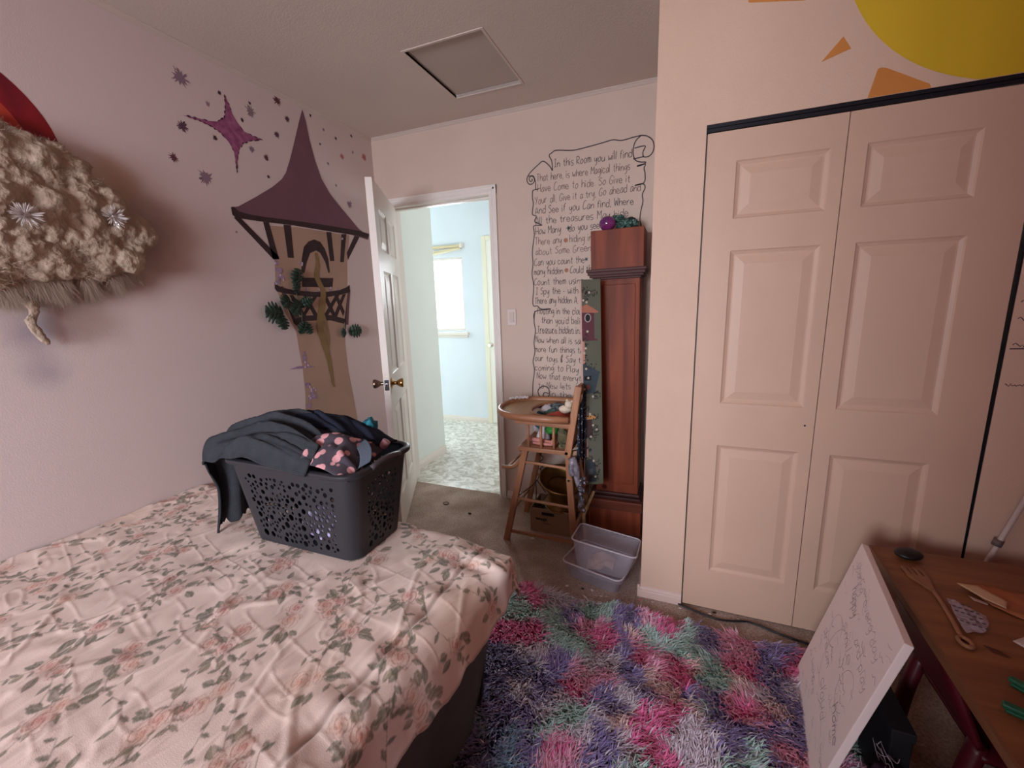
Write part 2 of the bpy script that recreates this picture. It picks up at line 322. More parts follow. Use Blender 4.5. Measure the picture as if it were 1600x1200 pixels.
RUG_SEEDS = [('M',1.418,-0.929),('M',1.45,-1.129),('M',1.424,-1.138),('M',1.724,-1.031),('M',1.764,-1.055),('M',1.939,-0.901),('M',1.967,-0.931),('M',1.881,-1.073),('M',1.997,-1.109),('M',2.036,-1.136),('M',2.001,-1.261),('M',1.938,-1.31),('M',1.914,-1.36),('M',1.951,-1.407),('M',1.986,-1.451),('M',1.917,-1.397),('M',2.254,-1.016),('M',2.245,-1.189),('M',1.696,-1.53),('M',1.684,-1.303),('M',2.407,-0.96),('M',2.219,-1.181),('P',1.688,-0.99),('P',1.706,-1.567),('P',1.686,-1.242),('P',1.757,-1.217),('P',1.726,-1.268),('P',1.861,-1.045),('P',2.225,-0.938),('P',2.201,-0.935),('P',2.255,-1.21),('P',2.195,-1.155),('P',2.34,-1.313),('P',1.674,-1.502),('P',1.933,-1.1),('P',1.912,-0.91),('P',2.309,-1.297),('P',1.979,-1.252),('P',1.727,-1.54),('P',2.275,-1.161),('P',2.262,-0.947),('W',1.466,-0.887),('W',1.557,-0.904),('W',1.599,-0.857),('W',1.724,-1.175),('W',1.788,-1.152),('W',1.663,-1.349),('W',1.735,-1.457),('W',2.063,-1.305),('W',2.094,-1.354),('W',2.029,-1.414),('W',1.841,-1.293),('W',1.616,-1.41),('W',1.502,-1.369),('W',2.042,-1.351),('W',2.003,-1.381),('W',2.304,-1.106),('W',1.795,-1.387),('W',1.863,-1.461),('W',2.382,-1.049),('W',1.47,-1.209),('W',1.535,-1.209),('C',1.916,-1.2),('C',1.999,-1.207),('C',2.217,-1.08),('C',2.236,-1.103),('C',2.064,-1.238),('C',2.324,-1.143),('C',1.836,-1.372),('C',1.839,-1.003),('C',2.091,-1.075),('G',1.532,-1.003),('G',1.624,-1.13),('G',1.569,-1.099),('G',1.663,-1.14),('G',1.665,-0.927),('G',1.917,-0.987),('G',2.028,-0.96),('G',2.069,-0.994),('G',2.138,-1.047),('G',2.171,-1.107),('G',2.107,-1.222),('G',1.661,-1.428),('G',1.621,-1.475),('G',2.197,-1.372),('G',2.23,-1.347),('G',1.907,-1.506),('G',1.391,-0.993),('G',1.69,-1.392),('G',2.106,-1.09),('G',1.721,-0.907),('G',2.079,-0.942),('U',1.612,-0.96),('U',1.8,-0.908),('U',1.833,-0.952),('U',1.806,-1.027),('U',1.809,-1.087),('U',1.839,-1.155),('U',1.877,-1.204),('U',1.926,-1.234),('U',1.764,-1.302),('U',1.822,-1.326),('U',1.596,-1.345),('U',1.789,-1.437),('U',1.83,-1.473),('U',1.781,-1.54),('U',1.803,-1.511),('U',1.583,-1.543),('U',2.137,-0.934),('U',2.104,-0.933),('U',2.323,-0.991),('U',2.323,-1.032),('U',2.344,-1.109),('U',2.371,-1.134),('U',2.143,-1.291),('U',2.158,-1.338),('U',2.261,-1.256),('U',2.329,-1.223),('U',2.277,-1.343),('U',2.319,-1.36),('U',1.594,-1.222),('U',2.116,-1.184),('U',1.497,-1.445),('U',1.572,-1.469),('U',2.356,-0.925),('U',2.138,-1.261),('U',2.072,-1.199),('D',1.498,-1.61),('D',1.455,-1.633),('D',1.492,-1.546),('D',1.457,-1.574),('D',1.495,-1.497),('D',1.469,-1.675),('D',1.479,-1.285),('D',1.435,-1.245),('D',1.464,-1.383),('T',1.53,-1.562),('T',1.526,-1.607),('T',1.472,-1.538),('T',1.527,-1.518)]
# ------------------------------------------------------------------ materials of the setting
H = 2.44
YC = -0.716                                  # front plane of the closet wall
WALL_C = srgb(208, 190, 185)
M_wall = mat('wall_paint_dimmed', srgb(202, 178, 164), 0.75, var=0.05, vscale=3, bump=0.06, bscale=220)  # same wall paint, darkened here for the dimmer light at the back
M_closet_wall = mat('closet_wall_paint_warm_lit', srgb(216, 182, 160), 0.7, var=0.04, vscale=3, bump=0.12, bscale=220)  # same wall paint with warm reflected light put into the colour
M_ceil = mat('ceiling_paint', srgb(208, 192, 182), 0.85, var=0.04, vscale=2, bump=0.15, bscale=160)
M_pink = mat('unseen_wall_pink_bounce', srgb(204, 140, 136), 0.8)  # invented pink for unseen walls, tints the light they bounce
M_white = mat('white_trim_paint', srgb(226, 216, 208), 0.45, var=0.03, vscale=6)
M_door = mat('white_door_paint', srgb(226, 214, 204), 0.42, var=0.04, vscale=5, bump=0.03, bscale=300)
M_closet_door = mat('closet_door_paint_warm_lit', srgb(208, 172, 150), 0.5, var=0.05, vscale=4, bump=0.04, bscale=300)  # warm reflected light is put into the door colour
M_hall_wall = mat('hall_wall_paint', srgb(226, 232, 226), 0.7, var=0.03, vscale=3)
M_dark = mat('black_metal', srgb(34, 32, 38), 0.4, metal=0.3)
M_gap = mat('dark_void', srgb(40, 30, 28), 0.9)
M_chrome = mat('chrome', srgb(210, 210, 215), 0.15, metal=1.0)
M_brass = mat('brass', srgb(190, 150, 96), 0.25, metal=1.0, var=0.25, vscale=14)

def carpet_mat():
    m, nt, b = new_mat('brown_carpet')
    b.inputs['Roughness'].default_value = 1.0; b.inputs['Specular IOR Level'].default_value = 0.05
    tc = nt.nodes.new('ShaderNodeTexCoord')
    n = nt.nodes.new('ShaderNodeTexNoise'); n.inputs['Scale'].default_value = 110; n.inputs['Detail'].default_value = 4; n.inputs['Roughness'].default_value = 0.8
    n2 = nt.nodes.new('ShaderNodeTexNoise'); n2.inputs['Scale'].default_value = 5; n2.inputs['Detail'].default_value = 6
    nt.links.new(tc.outputs['Object'], n.inputs['Vector']); nt.links.new(tc.outputs['Object'], n2.inputs['Vector'])
    r = nt.nodes.new('ShaderNodeValToRGB')
    r.color_ramp.elements[0].position = 0.32; r.color_ramp.elements[0].color = srgb(152, 130, 118)
    r.color_ramp.elements[1].position = 0.7; r.color_ramp.elements[1].color = srgb(222, 200, 188)
    nt.links.new(n.outputs['Fac'], r.inputs[0])
    r2 = nt.nodes.new('ShaderNodeValToRGB')
    r2.color_ramp.elements[0].position = 0.35; r2.color_ramp.elements[0].color = (0.68, 0.64, 0.6, 1)
    r2.color_ramp.elements[1].position = 0.65; r2.color_ramp.elements[1].color = (1, 1, 1, 1)
    nt.links.new(n2.outputs['Fac'], r2.inputs[0])
    mx = nt.nodes.new('ShaderNodeMix'); mx.data_type = 'RGBA'; mx.blend_type = 'MULTIPLY'; mx.inputs[0].default_value = 1
    nt.links.new(r.outputs[0], mx.inputs[6]); nt.links.new(r2.outputs[0], mx.inputs[7]); nt.links.new(mx.outputs[2], b.inputs['Base Color'])
    bp = nt.nodes.new('ShaderNodeBump'); bp.inputs['Strength'].default_value = 0.9; bp.inputs['Distance'].default_value = 0.008
    nt.links.new(n.outputs['Fac'], bp.inputs['Height']); nt.links.new(bp.outputs[0], b.inputs['Normal'])
    return m

def vinyl_mat():
    m, nt, b = new_mat('mottled_vinyl')
    b.inputs['Roughness'].default_value = 0.35
    tc = nt.nodes.new('ShaderNodeTexCoord')
    n = nt.nodes.new('ShaderNodeTexNoise'); n.inputs['Scale'].default_value = 14; n.inputs['Detail'].default_value = 8; n.inputs['Distortion'].default_value = 1.5
    nt.links.new(tc.outputs['Object'], n.inputs['Vector'])
    r = nt.nodes.new('ShaderNodeValToRGB')
    r.color_ramp.elements[0].position = 0.35; r.color_ramp.elements[0].color = srgb(176, 170, 156)
    r.color_ramp.elements[1].position = 0.62; r.color_ramp.elements[1].color = srgb(232, 230, 222)
    nt.links.new(n.outputs['Fac'], r.inputs[0]); nt.links.new(r.outputs[0], b.inputs['Base Color'])
    return m

def airbrushed_wall():
    """left wall: paint with soft airbrushed patches around the cotton cloud"""
    m, nt, b = new_mat('airbrushed_wall_paint')
    b.inputs['Roughness'].default_value = 0.75
    geo = nt.nodes.new('ShaderNodeNewGeometry')
    nz = nt.nodes.new('ShaderNodeTexNoise'); nz.inputs['Scale'].default_value = 9; nz.inputs['Detail'].default_value = 4
    nt.links.new(geo.outputs['Position'], nz.inputs['Vector'])
    va = nt.nodes.new('ShaderNodeVectorMath'); va.operation = 'MULTIPLY_ADD'
    va.inputs[1].default_value = (0.0, 0.10, 0.10)
    nt.links.new(nz.outputs['Color'], va.inputs[0]); nt.links.new(geo.outputs['Position'], va.inputs[2])
    col = None
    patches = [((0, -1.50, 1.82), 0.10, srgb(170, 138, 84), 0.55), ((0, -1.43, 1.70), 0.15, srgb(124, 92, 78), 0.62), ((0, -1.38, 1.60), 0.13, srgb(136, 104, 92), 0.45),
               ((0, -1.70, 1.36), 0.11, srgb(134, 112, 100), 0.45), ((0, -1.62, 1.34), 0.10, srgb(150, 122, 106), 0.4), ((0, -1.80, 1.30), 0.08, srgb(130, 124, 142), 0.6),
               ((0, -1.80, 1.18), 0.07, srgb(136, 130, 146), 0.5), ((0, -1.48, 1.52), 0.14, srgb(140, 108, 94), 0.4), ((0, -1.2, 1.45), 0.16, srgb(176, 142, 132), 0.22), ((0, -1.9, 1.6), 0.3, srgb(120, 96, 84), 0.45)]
    for c, rad, pc, k in patches:
        d = nt.nodes.new('ShaderNodeVectorMath'); d.operation = 'DISTANCE'
        nt.links.new(va.outputs[0], d.inputs[0]); d.inputs[1].default_value = (c[0], c[1] + 0.05, c[2] + 0.05)
        mr = nt.nodes.new('ShaderNodeMapRange'); mr.interpolation_type = 'SMOOTHSTEP'
        mr.inputs[1].default_value = rad * 1.35; mr.inputs[2].default_value = 0.0; mr.inputs[3].default_value = 0; mr.inputs[4].default_value = k
        nt.links.new(d.outputs['Value'], mr.inputs[0])
        mx = nt.nodes.new('ShaderNodeMix'); mx.data_type = 'RGBA'
        nt.links.new(mr.outputs[0], mx.inputs[0])
        if col is None: mx.inputs[6].default_value = WALL_C
        else: nt.links.new(col, mx.inputs[6])
        mx.inputs[7].default_value = pc; col = mx.outputs[2]
    nt.links.new(col, b.inputs['Base Color'])
    n = nt.nodes.new('ShaderNodeTexNoise'); n.inputs['Scale'].default_value = 220
    nt.links.new(geo.outputs['Position'], n.inputs['Vector'])
    bp = nt.nodes.new('ShaderNodeBump'); bp.inputs['Strength'].default_value = 0.05; bp.inputs['Distance'].default_value = 0.01
    nt.links.new(n.outputs['Fac'], bp.inputs['Height']); nt.links.new(bp.outputs[0], b.inputs['Normal'])
    return m

# ------------------------------------------------------------------ room shell
DX0, DX1, DH = 0.105, 0.851, 1.997           # bedroom doorway
XR = 3.35                                    # right wall
HATCH = (0.794, 1.169, -0.728, -0.258)
def slab(name, m, *boxes):
    b = MB()
    for q in boxes: b.box(*q)
    return struct(b.build(name, m))
slab('floor', carpet_mat(), (-0.12, XR + 0.1, REAR_Y - 0.1, 0.03, -0.06, 0.0))
slab('floor.001', vinyl_mat(), (-2.6, 2.3, 0.03, 1.75, -0.06, -0.004))
hx0, hx1, hy0, hy1 = HATCH
slab('ceiling', M_ceil, (-0.12, hx0, REAR_Y - 0.1, 0.11, H, H + 0.08), (hx1, XR + 0.1, REAR_Y - 0.1, 0.11, H, H + 0.08), (hx0, hx1, REAR_Y - 0.1, hy0, H, H + 0.08), (hx0, hx1, hy1, 0.11, H, H + 0.08))
slab('ceiling.001', M_hall_wall, (-2.6, 2.3, 0.11, 1.75, 2.42, 2.5))
slab('wall_left', airbrushed_wall(), (-0.1, 0.0, REAR_Y - 0.1, 0.0, 0, H))
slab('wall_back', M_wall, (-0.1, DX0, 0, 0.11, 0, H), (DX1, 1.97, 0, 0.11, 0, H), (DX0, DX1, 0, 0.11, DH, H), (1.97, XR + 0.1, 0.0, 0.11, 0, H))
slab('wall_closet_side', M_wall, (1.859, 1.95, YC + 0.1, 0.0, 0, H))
CX0, CX1, CH = 2.033, 2.932, 1.945
slab('wall_closet', M_closet_wall, (1.859, CX0, YC, YC + 0.1, 0, H), (CX0, CX1, YC, YC + 0.1, CH, H), (CX1, XR + 0.1, YC, YC + 0.1, 0, H))
slab('wall_right', M_pink, (XR, XR + 0.1, -2.9, YC, 0, H))
slab('wall_added_light_block', M_pink, (1.80, XR + 0.1, -3.0, -2.9, 0, H), (1.80, 1.90, REAR_Y, -3.0, 0, H))  # unseen stub wall added to keep window light off the right side
wx0, wx1, wz0, wz1 = WIN_R
slab('wall_rear', M_pink, (-0.1, wx0, REAR_Y - 0.1, REAR_Y, 0, H), (wx1, XR + 0.1, REAR_Y - 0.1, REAR_Y, 0, H), (wx0, wx1, REAR_Y - 0.1, REAR_Y, 0, wz0), (wx0, wx1, REAR_Y - 0.1, REAR_Y, wz1, H))
# hall beyond the doorway
HWX = 0.0
slab('wall_hall_left', M_hall_wall, (-0.1, HWX, 0.11, 0.685, -0.004, 2.42))
FY = 1.66
hw = (-1.0, -0.243, 1.04, 1.84)               # hall window
M_hall_far = mat('hall_far_wall_paint', srgb(222, 228, 238), 0.7, var=0.03, vscale=3)
slab('wall_hall_far', M_hall_far, (-2.6, hw[0], FY, FY + 0.1, -0.004, 2.42), (hw[1], 2.3, FY, FY + 0.1, -0.004, 2.42), (hw[0], hw[1], FY, FY + 0.1, -0.004, hw[2]), (hw[0], hw[1], FY, FY + 0.1, hw[3], 2.42))
slab('wall_hall_right', M_hall_wall, (2.2, 2.3, 0.11, 0.3, -0.004, 2.42), (2.2, 2.3, 1.5, FY, -0.004, 2.42), (2.2, 2.3, 0.3, 1.5, -0.004, 0.9), (2.2, 2.3, 0.3, 1.5, 2.0, 2.42))  # opening made up for the added right-hand lamp
slab('wall_hall_end', M_hall_wall, (-2.7, -2.6, -0.1, 0.3, -0.004, 2.42), (-2.7, -2.6, 1.5, 1.75, -0.004, 2.42), (-2.7, -2.6, 0.3, 1.5, -0.004, 0.9), (-2.7, -2.6, 0.3, 1.5, 2.0, 2.42))  # opening made up for the added side lamp
slab('wall_hall_near', M_hall_wall, (-2.6, -0.1, 0.0, 0.11, -0.004, 2.42))

# ceiling trim (quarter-round strip), baseboards
def profile_run(name, pts, a, b, up, out, m):
    """sweep a small trim profile [(out, up)] from a to b"""
    a = Vector(a); b = Vector(b); up = Vector(up); out = Vector(out)
    M = MB()
    r0 = [M.bm.verts.new(a + out * p[0] + up * p[1]) for p in pts]; r1 = [M.bm.verts.new(b + out * p[0] + up * p[1]) for p in pts]
    n = len(pts)
    for i in range(n): M.bm.faces.new((r0[i], r0[(i + 1) % n], r1[(i + 1) % n], r1[i]))
    M.bm.faces.new(r0[::-1]); M.bm.faces.new(r1)
    return struct(M.build(name, m))
cove = [(0, 0), (0.016, 0), (0.0155, -0.003), (0.010, -0.007), (0.006, -0.012), (0.003, -0.016), (0, -0.017)]
M_trim_c = mat('ceiling_trim_paint', srgb(196, 178, 168), 0.6)
profile_run('trim_1', cove, (0, REAR_Y, H), (0, 0, H), (0, 0, 1), (1, 0, 0), M_trim_c)
profile_run('trim_2', cove, (0, 0, H), (1.859, 0, H), (0, 0, 1), (0, -1, 0), M_trim_c)
bb = [(0, 0), (0.013, 0), (0.013, 0.030), (0.010, 0.034), (0.010, 0.040), (0.006, 0.046), (0.005, 0.052), (0, 0.054)]
M_base = mat('closet_baseboard_paint', srgb(214, 186, 176), 0.55)
profile_run('baseboard_closet', bb, (1.846, YC, 0), (CX0, YC, 0), (0, 0, 1), (0, -1, 0), M_base)
profile_run('baseboard_closet_side', bb, (1.859, YC - 0.012, 0), (1.859, 0, 0), (0, 0, 1), (-1, 0, 0), M_base)
profile_run('baseboard_back', bb, (0.905, 0, 0), (1.859, 0, 0), (0, 0, 1), (0, -1, 0), M_white)
profile_run('baseboard_hall', [(p[0], p[1] * 1.3) for p in bb], (0, 0.11, -0.004), (0, 0.685, -0.004), (0, 0, 1), (1, 0, 0), M_white)
profile_run('baseboard_hall_far', [(p[0], p[1]) for p in bb], (-2.6, FY, -0.004), (0.0, FY, -0.004), (0, 0, 1), (0, -1, 0), M_white)
# doorway: jambs and moulded casing
slab('trim_3', M_white, (DX0 - 0.018, DX0 + 0.003, -0.002, 0.112, 0, DH + 0.018), (DX1 - 0.003, DX1 + 0.004, -0.002, 0.112, 0, DH), (DX0, DX1, -0.002, 0.112, DH - 0.003, DH + 0.018),
     (DX1 - 0.013, DX1 - 0.003, 0.040, 0.075, 0, DH), (DX0, DX1, 0.040, 0.075, DH - 0.013, DH - 0.003))
cas = [(0, 0), (0.010, 0.0), (0.011, 0.010), (0.008, 0.016), (0.014, 0.026), (0.014, 0.036), (0.018, 0.042), (0.017, 0.050), (0, 0.050)]
profile_run('trim_4', cas, (DX1, 0, 0), (DX1, 0, DH + 0.05), (1, 0, 0), (0, -1, 0), M_white)
profile_run('trim_5', cas, (DX0 - 0.05, 0, DH), (DX1 + 0.05, 0, DH), (0, 0, 1), (0, -1, 0), M_white)
profile_run('trim_6', cas, (DX0, 0, 0), (DX0, 0, DH + 0.05), (-1, 0, 0), (0, -1, 0), M_white)

# attic hatch: a loose panel set back in the ceiling opening
hatch = thing('attic_hatch', 'square painted attic hatch set into the ceiling', 'hatch', ((hx0 + hx1) / 2, (hy0 + hy1) / 2, H))
hatch['kind'] = 'structure'
w2, d2 = (hx1 - hx0) / 2, (hy1 - hy0) / 2
MB().box(-w2 + 0.006, w2 - 0.004, -d2 + 0.003, d2 - 0.006, 0.012, 0.026, 0.002).build('panel', mat('hatch_paint', srgb(182, 168, 158), 0.7, var=0.05, vscale=4), hatch)
MB().box(-w2 - 0.02, w2 + 0.02, -d2 - 0.02, d2 + 0.02, 0.081, 0.09).build('shaft_board', M_gap, hatch)
fr = MB()
for q in [(-w2 - 0.012, -w2, -d2 - 0.012, d2 + 0.012), (w2, w2 + 0.012, -d2 - 0.012, d2 + 0.012), (-w2, w2, -d2 - 0.012, -d2), (-w2, w2, d2, d2 + 0.012)]:
    fr.box(q[0], q[1], q[2], q[3], -0.003, 0.012, 0.001)
fr.build('edge_trim', M_ceil, hatch)

# ------------------------------------------------------------------ doors
def panel_door(W, Hh, T, panels, faces=(1,)):
    """moulded panel door leaf: x 0..W, y 0..T, z 0..Hh; panels = (x0,x1,z0,z1); faces: 1 = +y side, -1 = -y side"""
    b = MB()
    xs = sorted({0, W} | {p[0] for p in panels} | {p[1] for p in panels})
    zs = sorted({0, Hh} | {p[2] for p in panels} | {p[3] for p in panels})
    bm = b.bm
    for side in (1, -1):
        y = T if side == 1 else 0.0
        vg = {(i, k): bm.verts.new((x, y, z)) for i, x in enumerate(xs) for k, z in enumerate(zs)}
        pan = []
        for i in range(len(xs) - 1):
            for k in range(len(zs) - 1):
                q = [vg[i, k], vg[i + 1, k], vg[i + 1, k + 1], vg[i, k + 1]]
                f = bm.faces.new(q[::-1] if side == 1 else q)
                cx, cz = (xs[i] + xs[i + 1]) / 2, (zs[k] + zs[k + 1]) / 2
                if any(p[0] < cx < p[1] and p[2] < cz < p[3] for p in panels): pan.append(f)
        bm.normal_update()
        # merge the cells of one panel is not needed: each panel is one cell by construction
        for t, d in ((0.004, -0.004), (0.010, -0.005), (0.005, 0.0), (0.030, 0.0065)):
            bmesh.ops.inset_individual(bm, faces=pan, thickness=t, depth=d, use_even_offset=True)
    # rim
    for (x0, z0, x1, z1) in ((0, 0, W, 0), (W, 0, W, Hh), (W, Hh, 0, Hh), (0, Hh, 0, 0)):
        b.quad((x0, 0, z0), (x1, 0, z1), (x1, T, z1), (x0, T, z0))
    me = bpy.data.meshes.new('leaf'); bm.to_mesh(me); bm.free()
    return me

door = thing('door_1', 'white six-panel bedroom door standing open towards the bed', 'door', (DX0 + 0.004, -0.003, 0.006), (0, 0, R(-62.0)))
door['kind'] = 'structure'
DW, DHT, DT = 0.736, 1.985, 0.035
pz = ((0.20, 0.76), (0.95, 1.53), (1.64, 1.855))
pan = [(x0, x1, z0, z1) for (x0, x1) in ((0.115, 0.335), (0.405, 0.625)) for (z0, z1) in pz]
# the grid of panel_door needs one cell per panel
lf = obj('door_leaf', panel_door(DW, DHT, DT, pan), M_door, door)
knob_prof = [(0.0, 0.0), (0.031, 0.0), (0.031, 0.003), (0.022, 0.008), (0.012, 0.011), (0.010, 0.020), (0.011, 0.028), (0.016, 0.033), (0.021, 0.042), (0.025, 0.052), (0.0265, 0.060), (0.024, 0.066), (0.015, 0.068), (0.0, 0.068)]
for s, nm, mm in ((1, 'hall_side_knob', M_brass), (-1, 'room_side_knob', mat('dull_brass', srgb(132, 112, 96), 0.3, metal=1.0))):
    Mk = Matrix.Translation((DW - 0.062, DT if s == 1 else 0.0, 0.905)) @ Matrix.Rotation(R(-90 * s), 4, 'X')
    MB().lathe(knob_prof[1:-1], 24, Mk).build('door_knob', mm, lf, 40)
MB().box(DW - 0.001, DW + 0.0015, 0.006, 0.030, 0.875, 0.935, 0.0005).box(DW, DW + 0.010, 0.011, 0.024, 0.898, 0.914, 0.002).build('latch_plate', M_chrome, lf)
hg = MB()
for z in (0.2, 1.0, 1.78): hg.tube([(0.0, -0.004, z), (0.0, -0.004, z + 0.09)], 0.006, 8)
hg.build('hinges', M_brass, door)

# closet bifold door: two moulded leaves under a black track
cd = thing('door_2', 'white bifold closet door with two moulded leaves', 'door', (2.0385, YC + 0.006, 0.004))
cd['kind'] = 'structure'
LW, LH = 0.4165, 1.913
pzc = ((0.182, 0.750), (0.924, 1.505), (1.616, 1.812))
p1 = [(0.097, 0.377, a, b_) for a, b_ in pzc]
p2 = [(0.056, 0.345, a, b_) for a, b_ in pzc]
l1 = obj('left_leaf', panel_door(LW, LH, 0.033, p1), M_closet_door, cd)
l2 = obj('right_leaf', panel_door(0.471, LH, 0.033, p2), M_closet_door, cd, loc=(0.4195, 0, 0))
for v in l2.data.vertices:                  # the leaf has warped a little out of square
    v.co.x -= 0.013 * (v.co.z / LH) * (v.co.x / 0.471)
MB().lathe([(0.0035, 0), (0.0035, 0.001)], 10, Matrix.Translation((0.387, 0.0005, 0.856)) @ Matrix.Rotation(R(90), 4, 'X')).build('knob_hole', M_gap, l1)
tr = MB().box(CX0, CX1, YC - 0.001, YC + 0.034, 1.9325, CH - 0.0005, 0.001).box(CX0, CX1, YC + 0.006, YC + 0.03, 1.921, 1.9325)
struct(tr.build('trim_7', M_dark))
slab('trim_gap_shade', M_dark, (CX0, CX0 + 0.003, YC + 0.002, YC + 0.09, 0, CH), (CX1 - 0.003, CX1, YC + 0.002, YC + 0.09, 0, CH))  # dark strips added in the door gaps, painting in their shade

# hall door at the far end
hd = thing('door_3', 'white door at the far end of the hall', 'door', (-0.002, FY, -0.004)); hd['kind'] = 'structure'
MB().box(0, 0.05, -0.018, 0, 0, 2.03, 0.003).box(0.05, 0.9, -0.018, 0, 1.98, 2.03, 0.003).build('casing', mat('cream_casing', srgb(232, 226, 206), 0.5), hd)
MB().box(0.05, 0.85, -0.008, 0, 0.005, 1.98).build('door_leaf', mat('cream_door', srgb(238, 236, 228), 0.5), hd)
MB().lathe(knob_prof[1:-1], 20, Matrix.Translation((0.068, -0.008, 0.89)) @ Matrix.Rotation(R(90), 4, 'X') @ Matrix.Scale(0.8, 4)).build('door_knob', mat('bright_knob', srgb(220, 216, 205), 0.25, metal=0.8), hd, 40)

# hall window, sill, crooked blind
def pane_mat():
    m, nt, b = new_mat('window_glass'); nt.nodes.remove(b)
    t = nt.nodes.new('ShaderNodeBsdfTransparent'); g = nt.nodes.new('ShaderNodeBsdfGlossy'); g.inputs['Roughness'].default_value = 0.02
    f = nt.nodes.new('ShaderNodeFresnel'); f.inputs[0].default_value = 1.45
    x = nt.nodes.new('ShaderNodeMixShader'); nt.links.new(f.outputs[0], x.inputs[0]); nt.links.new(t.outputs[0], x.inputs[1]); nt.links.new(g.outputs[0], x.inputs[2])
    nt.links.new(x.outputs[0], nt.nodes['Material Output'].inputs[0]); return m
M_glass = pane_mat()
def window(name, x0, x1, z0, z1, y, d, label):
    w = thing(name, label, 'window', ((x0 + x1) / 2, y, z0)); w['kind'] = 'structure'
    W2, h = (x1 - x0) / 2, z1 - z0; fr = MB(); t = 0.03
    fr.box(-W2, W2, 0, d, 0, t, 0.003).box(-W2, W2, 0, d, h - t, h, 0.003).box(-W2, -W2 + t, 0, d, t, h - t, 0.003).box(W2 - t, W2, 0, d, t, h - t, 0.003)
    fr.build('window_frame', M_white, w)
    w_frame = w.children[-1]
    MB().box(-W2 + t, W2 - t, d * 0.45, d * 0.45 + 0.004, t, h - t).build('window_pane', M_glass, w_frame)
    return w, W2, h
w1, W2, h_ = window('window_1', hw[0], hw[1], hw[2], hw[3], FY + 0.03, 0.05, 'bright window at the end of the hall')
MB().box(-W2 - 0.05, W2 + 0.045, -0.075, 0.0, -0.045, -0.015, 0.004).box(-W2 - 0.03, W2 + 0.03, -0.045, -0.03, -0.075, -0.045, 0.003).build('window_sill', M_white, w1)
w2_, _, _ = window('window_2', wx0, wx1, wz0, wz1, REAR_Y - 0.05, 0.05, 'bedroom window behind the bed')
bl = thing('roller_blind', 'cream blind bunched up and hanging crooked above the hall window', 'blind', (-0.60, FY - 0.03, 1.90))
MB().bar((-0.42, 0, 0.05), (0.37, 0, 0.045), 0.03, 0.028, 0.006).build('head_rail', mat('cream_blind', srgb(214, 196, 158), 0.6), bl, 30)
MB().bar((-0.42, -0.004, -0.075), (0.36, -0.004, 0.02), 0.018, 0.022, 0.006).bar((-0.42, 0.004, -0.035), (0.35, 0.004, 0.028), 0.02, 0.016, 0.006).build('slats', mat('blind_slats', srgb(226, 212, 180), 0.6), bl, 30)
MB().box(0.355, 0.385, -0.02, 0.03, 0.025, 0.07, 0.004).build('bracket', M_white, bl)

# light switch on the back wall
sw = thing('light_switch', 'white rocker light switch beside the doorway', 'switch', (0.977, 0, 1.25))
plate = MB().box(-0.030, 0.030, -0.006, 0, -0.052, 0.052, 0.003).build('switch_plate', mat('switch_plate', srgb(206, 190, 182), 0.35), sw)
MB().box(-0.016, 0.016, -0.010, -0.005, -0.032, 0.032, 0.002).build('rocker', mat('switch_rocker', srgb(198, 178, 168), 0.3), plate)
# ------------------------------------------------------------------ painted murals on the left wall
def LW_(w0):                                  # outline (y, z) on the left wall, raised by w
    return lambda u, v, w: (w0 + w, u, v)
def BK(w0):                                   # outline (x, z) on the back wall
    return lambda u, v, w: (u, -w0 - w, v)
def CLW(w0):
    return lambda u, v, w: (u, YC - w0 - w, v)
def ribbon(b, pts, width, place, thick=0.0004):
    """a painted stroke of the given width along a polyline"""
    p = [Vector((a[0], a[1])) for a in pts]; n = len(p)
    Ls, Rs = [], []
    for i in range(n):
        t = p[min(i + 1, n - 1)] - p[max(i - 1, 0)]
        if t.length < 1e-7: t = Vector((1, 0))
        t.normalize(); nn = Vector((-t.y, t.x))
        w = width[i] if isinstance(width, (list, tuple)) else width
        Ls.append(p[i] + nn * w / 2); Rs.append(p[i] - nn * w / 2)
    va = [b.bm.verts.new(place(q.x, q.y, thick)) for q in Ls]; vb = [b.bm.verts.new(place(q.x, q.y, thick)) for q in Rs]
    for i in range(n - 1): b.bm.faces.new((va[i], va[i + 1], vb[i + 1], vb[i]))
def curve_pts(pts, sub=4):
    """Catmull-Rom smoothing of a 2-D or 3-D polyline"""
    P = [Vector(p) for p in pts]; out = []
    for i in range(len(P) - 1):
        a, b, c, d = P[max(i - 1, 0)], P[i], P[i + 1], P[min(i + 2, len(P) - 1)]
        for k in range(sub):
            t = k / sub
            out.append(0.5 * ((2 * b) + (c - a) * t + (2 * a - 5 * b + 4 * c - d) * t * t + (3 * b - a - 3 * c + d) * t ** 3))
    out.append(P[-1]); return out

M_roof = mat('purple_roof_paint', srgb(116, 80, 92), 0.7, var=0.12, vscale=7)
M_brown = mat('dark_brown_paint', srgb(58, 38, 40), 0.6, var=0.3, vscale=20)
M_tan = mat('tan_paint', srgb(178, 146, 126), 0.75, var=0.1, vscale=4)
M_ochre = mat('ochre_paint', srgb(140, 114, 74), 0.7, var=0.15, vscale=10)
M_lilac = mat('lilac_paint', srgb(168, 140, 166), 0.7, var=0.35, vscale=90)
tower = wthing('tower_mural', 'painted storybook tower with a pointed purple roof and balcony on the left wall', 'mural', (0, -0.58, 0.5))
MB().prism(BODY, 0.0006, LW_(0.0002)).build('tower_wall', M_tan, tower)
MB().prism(ROOF, 0.0006, LW_(0.0010)).build('roof', M_roof, tower)
MB().prism(EAVE, 0.0006, LW_(0.0016)).build('eave', M_brown, tower)
for q in STRUTS: MB().prism(q, 0.0005, LW_(0.0010)).build('strut', M_brown, tower)
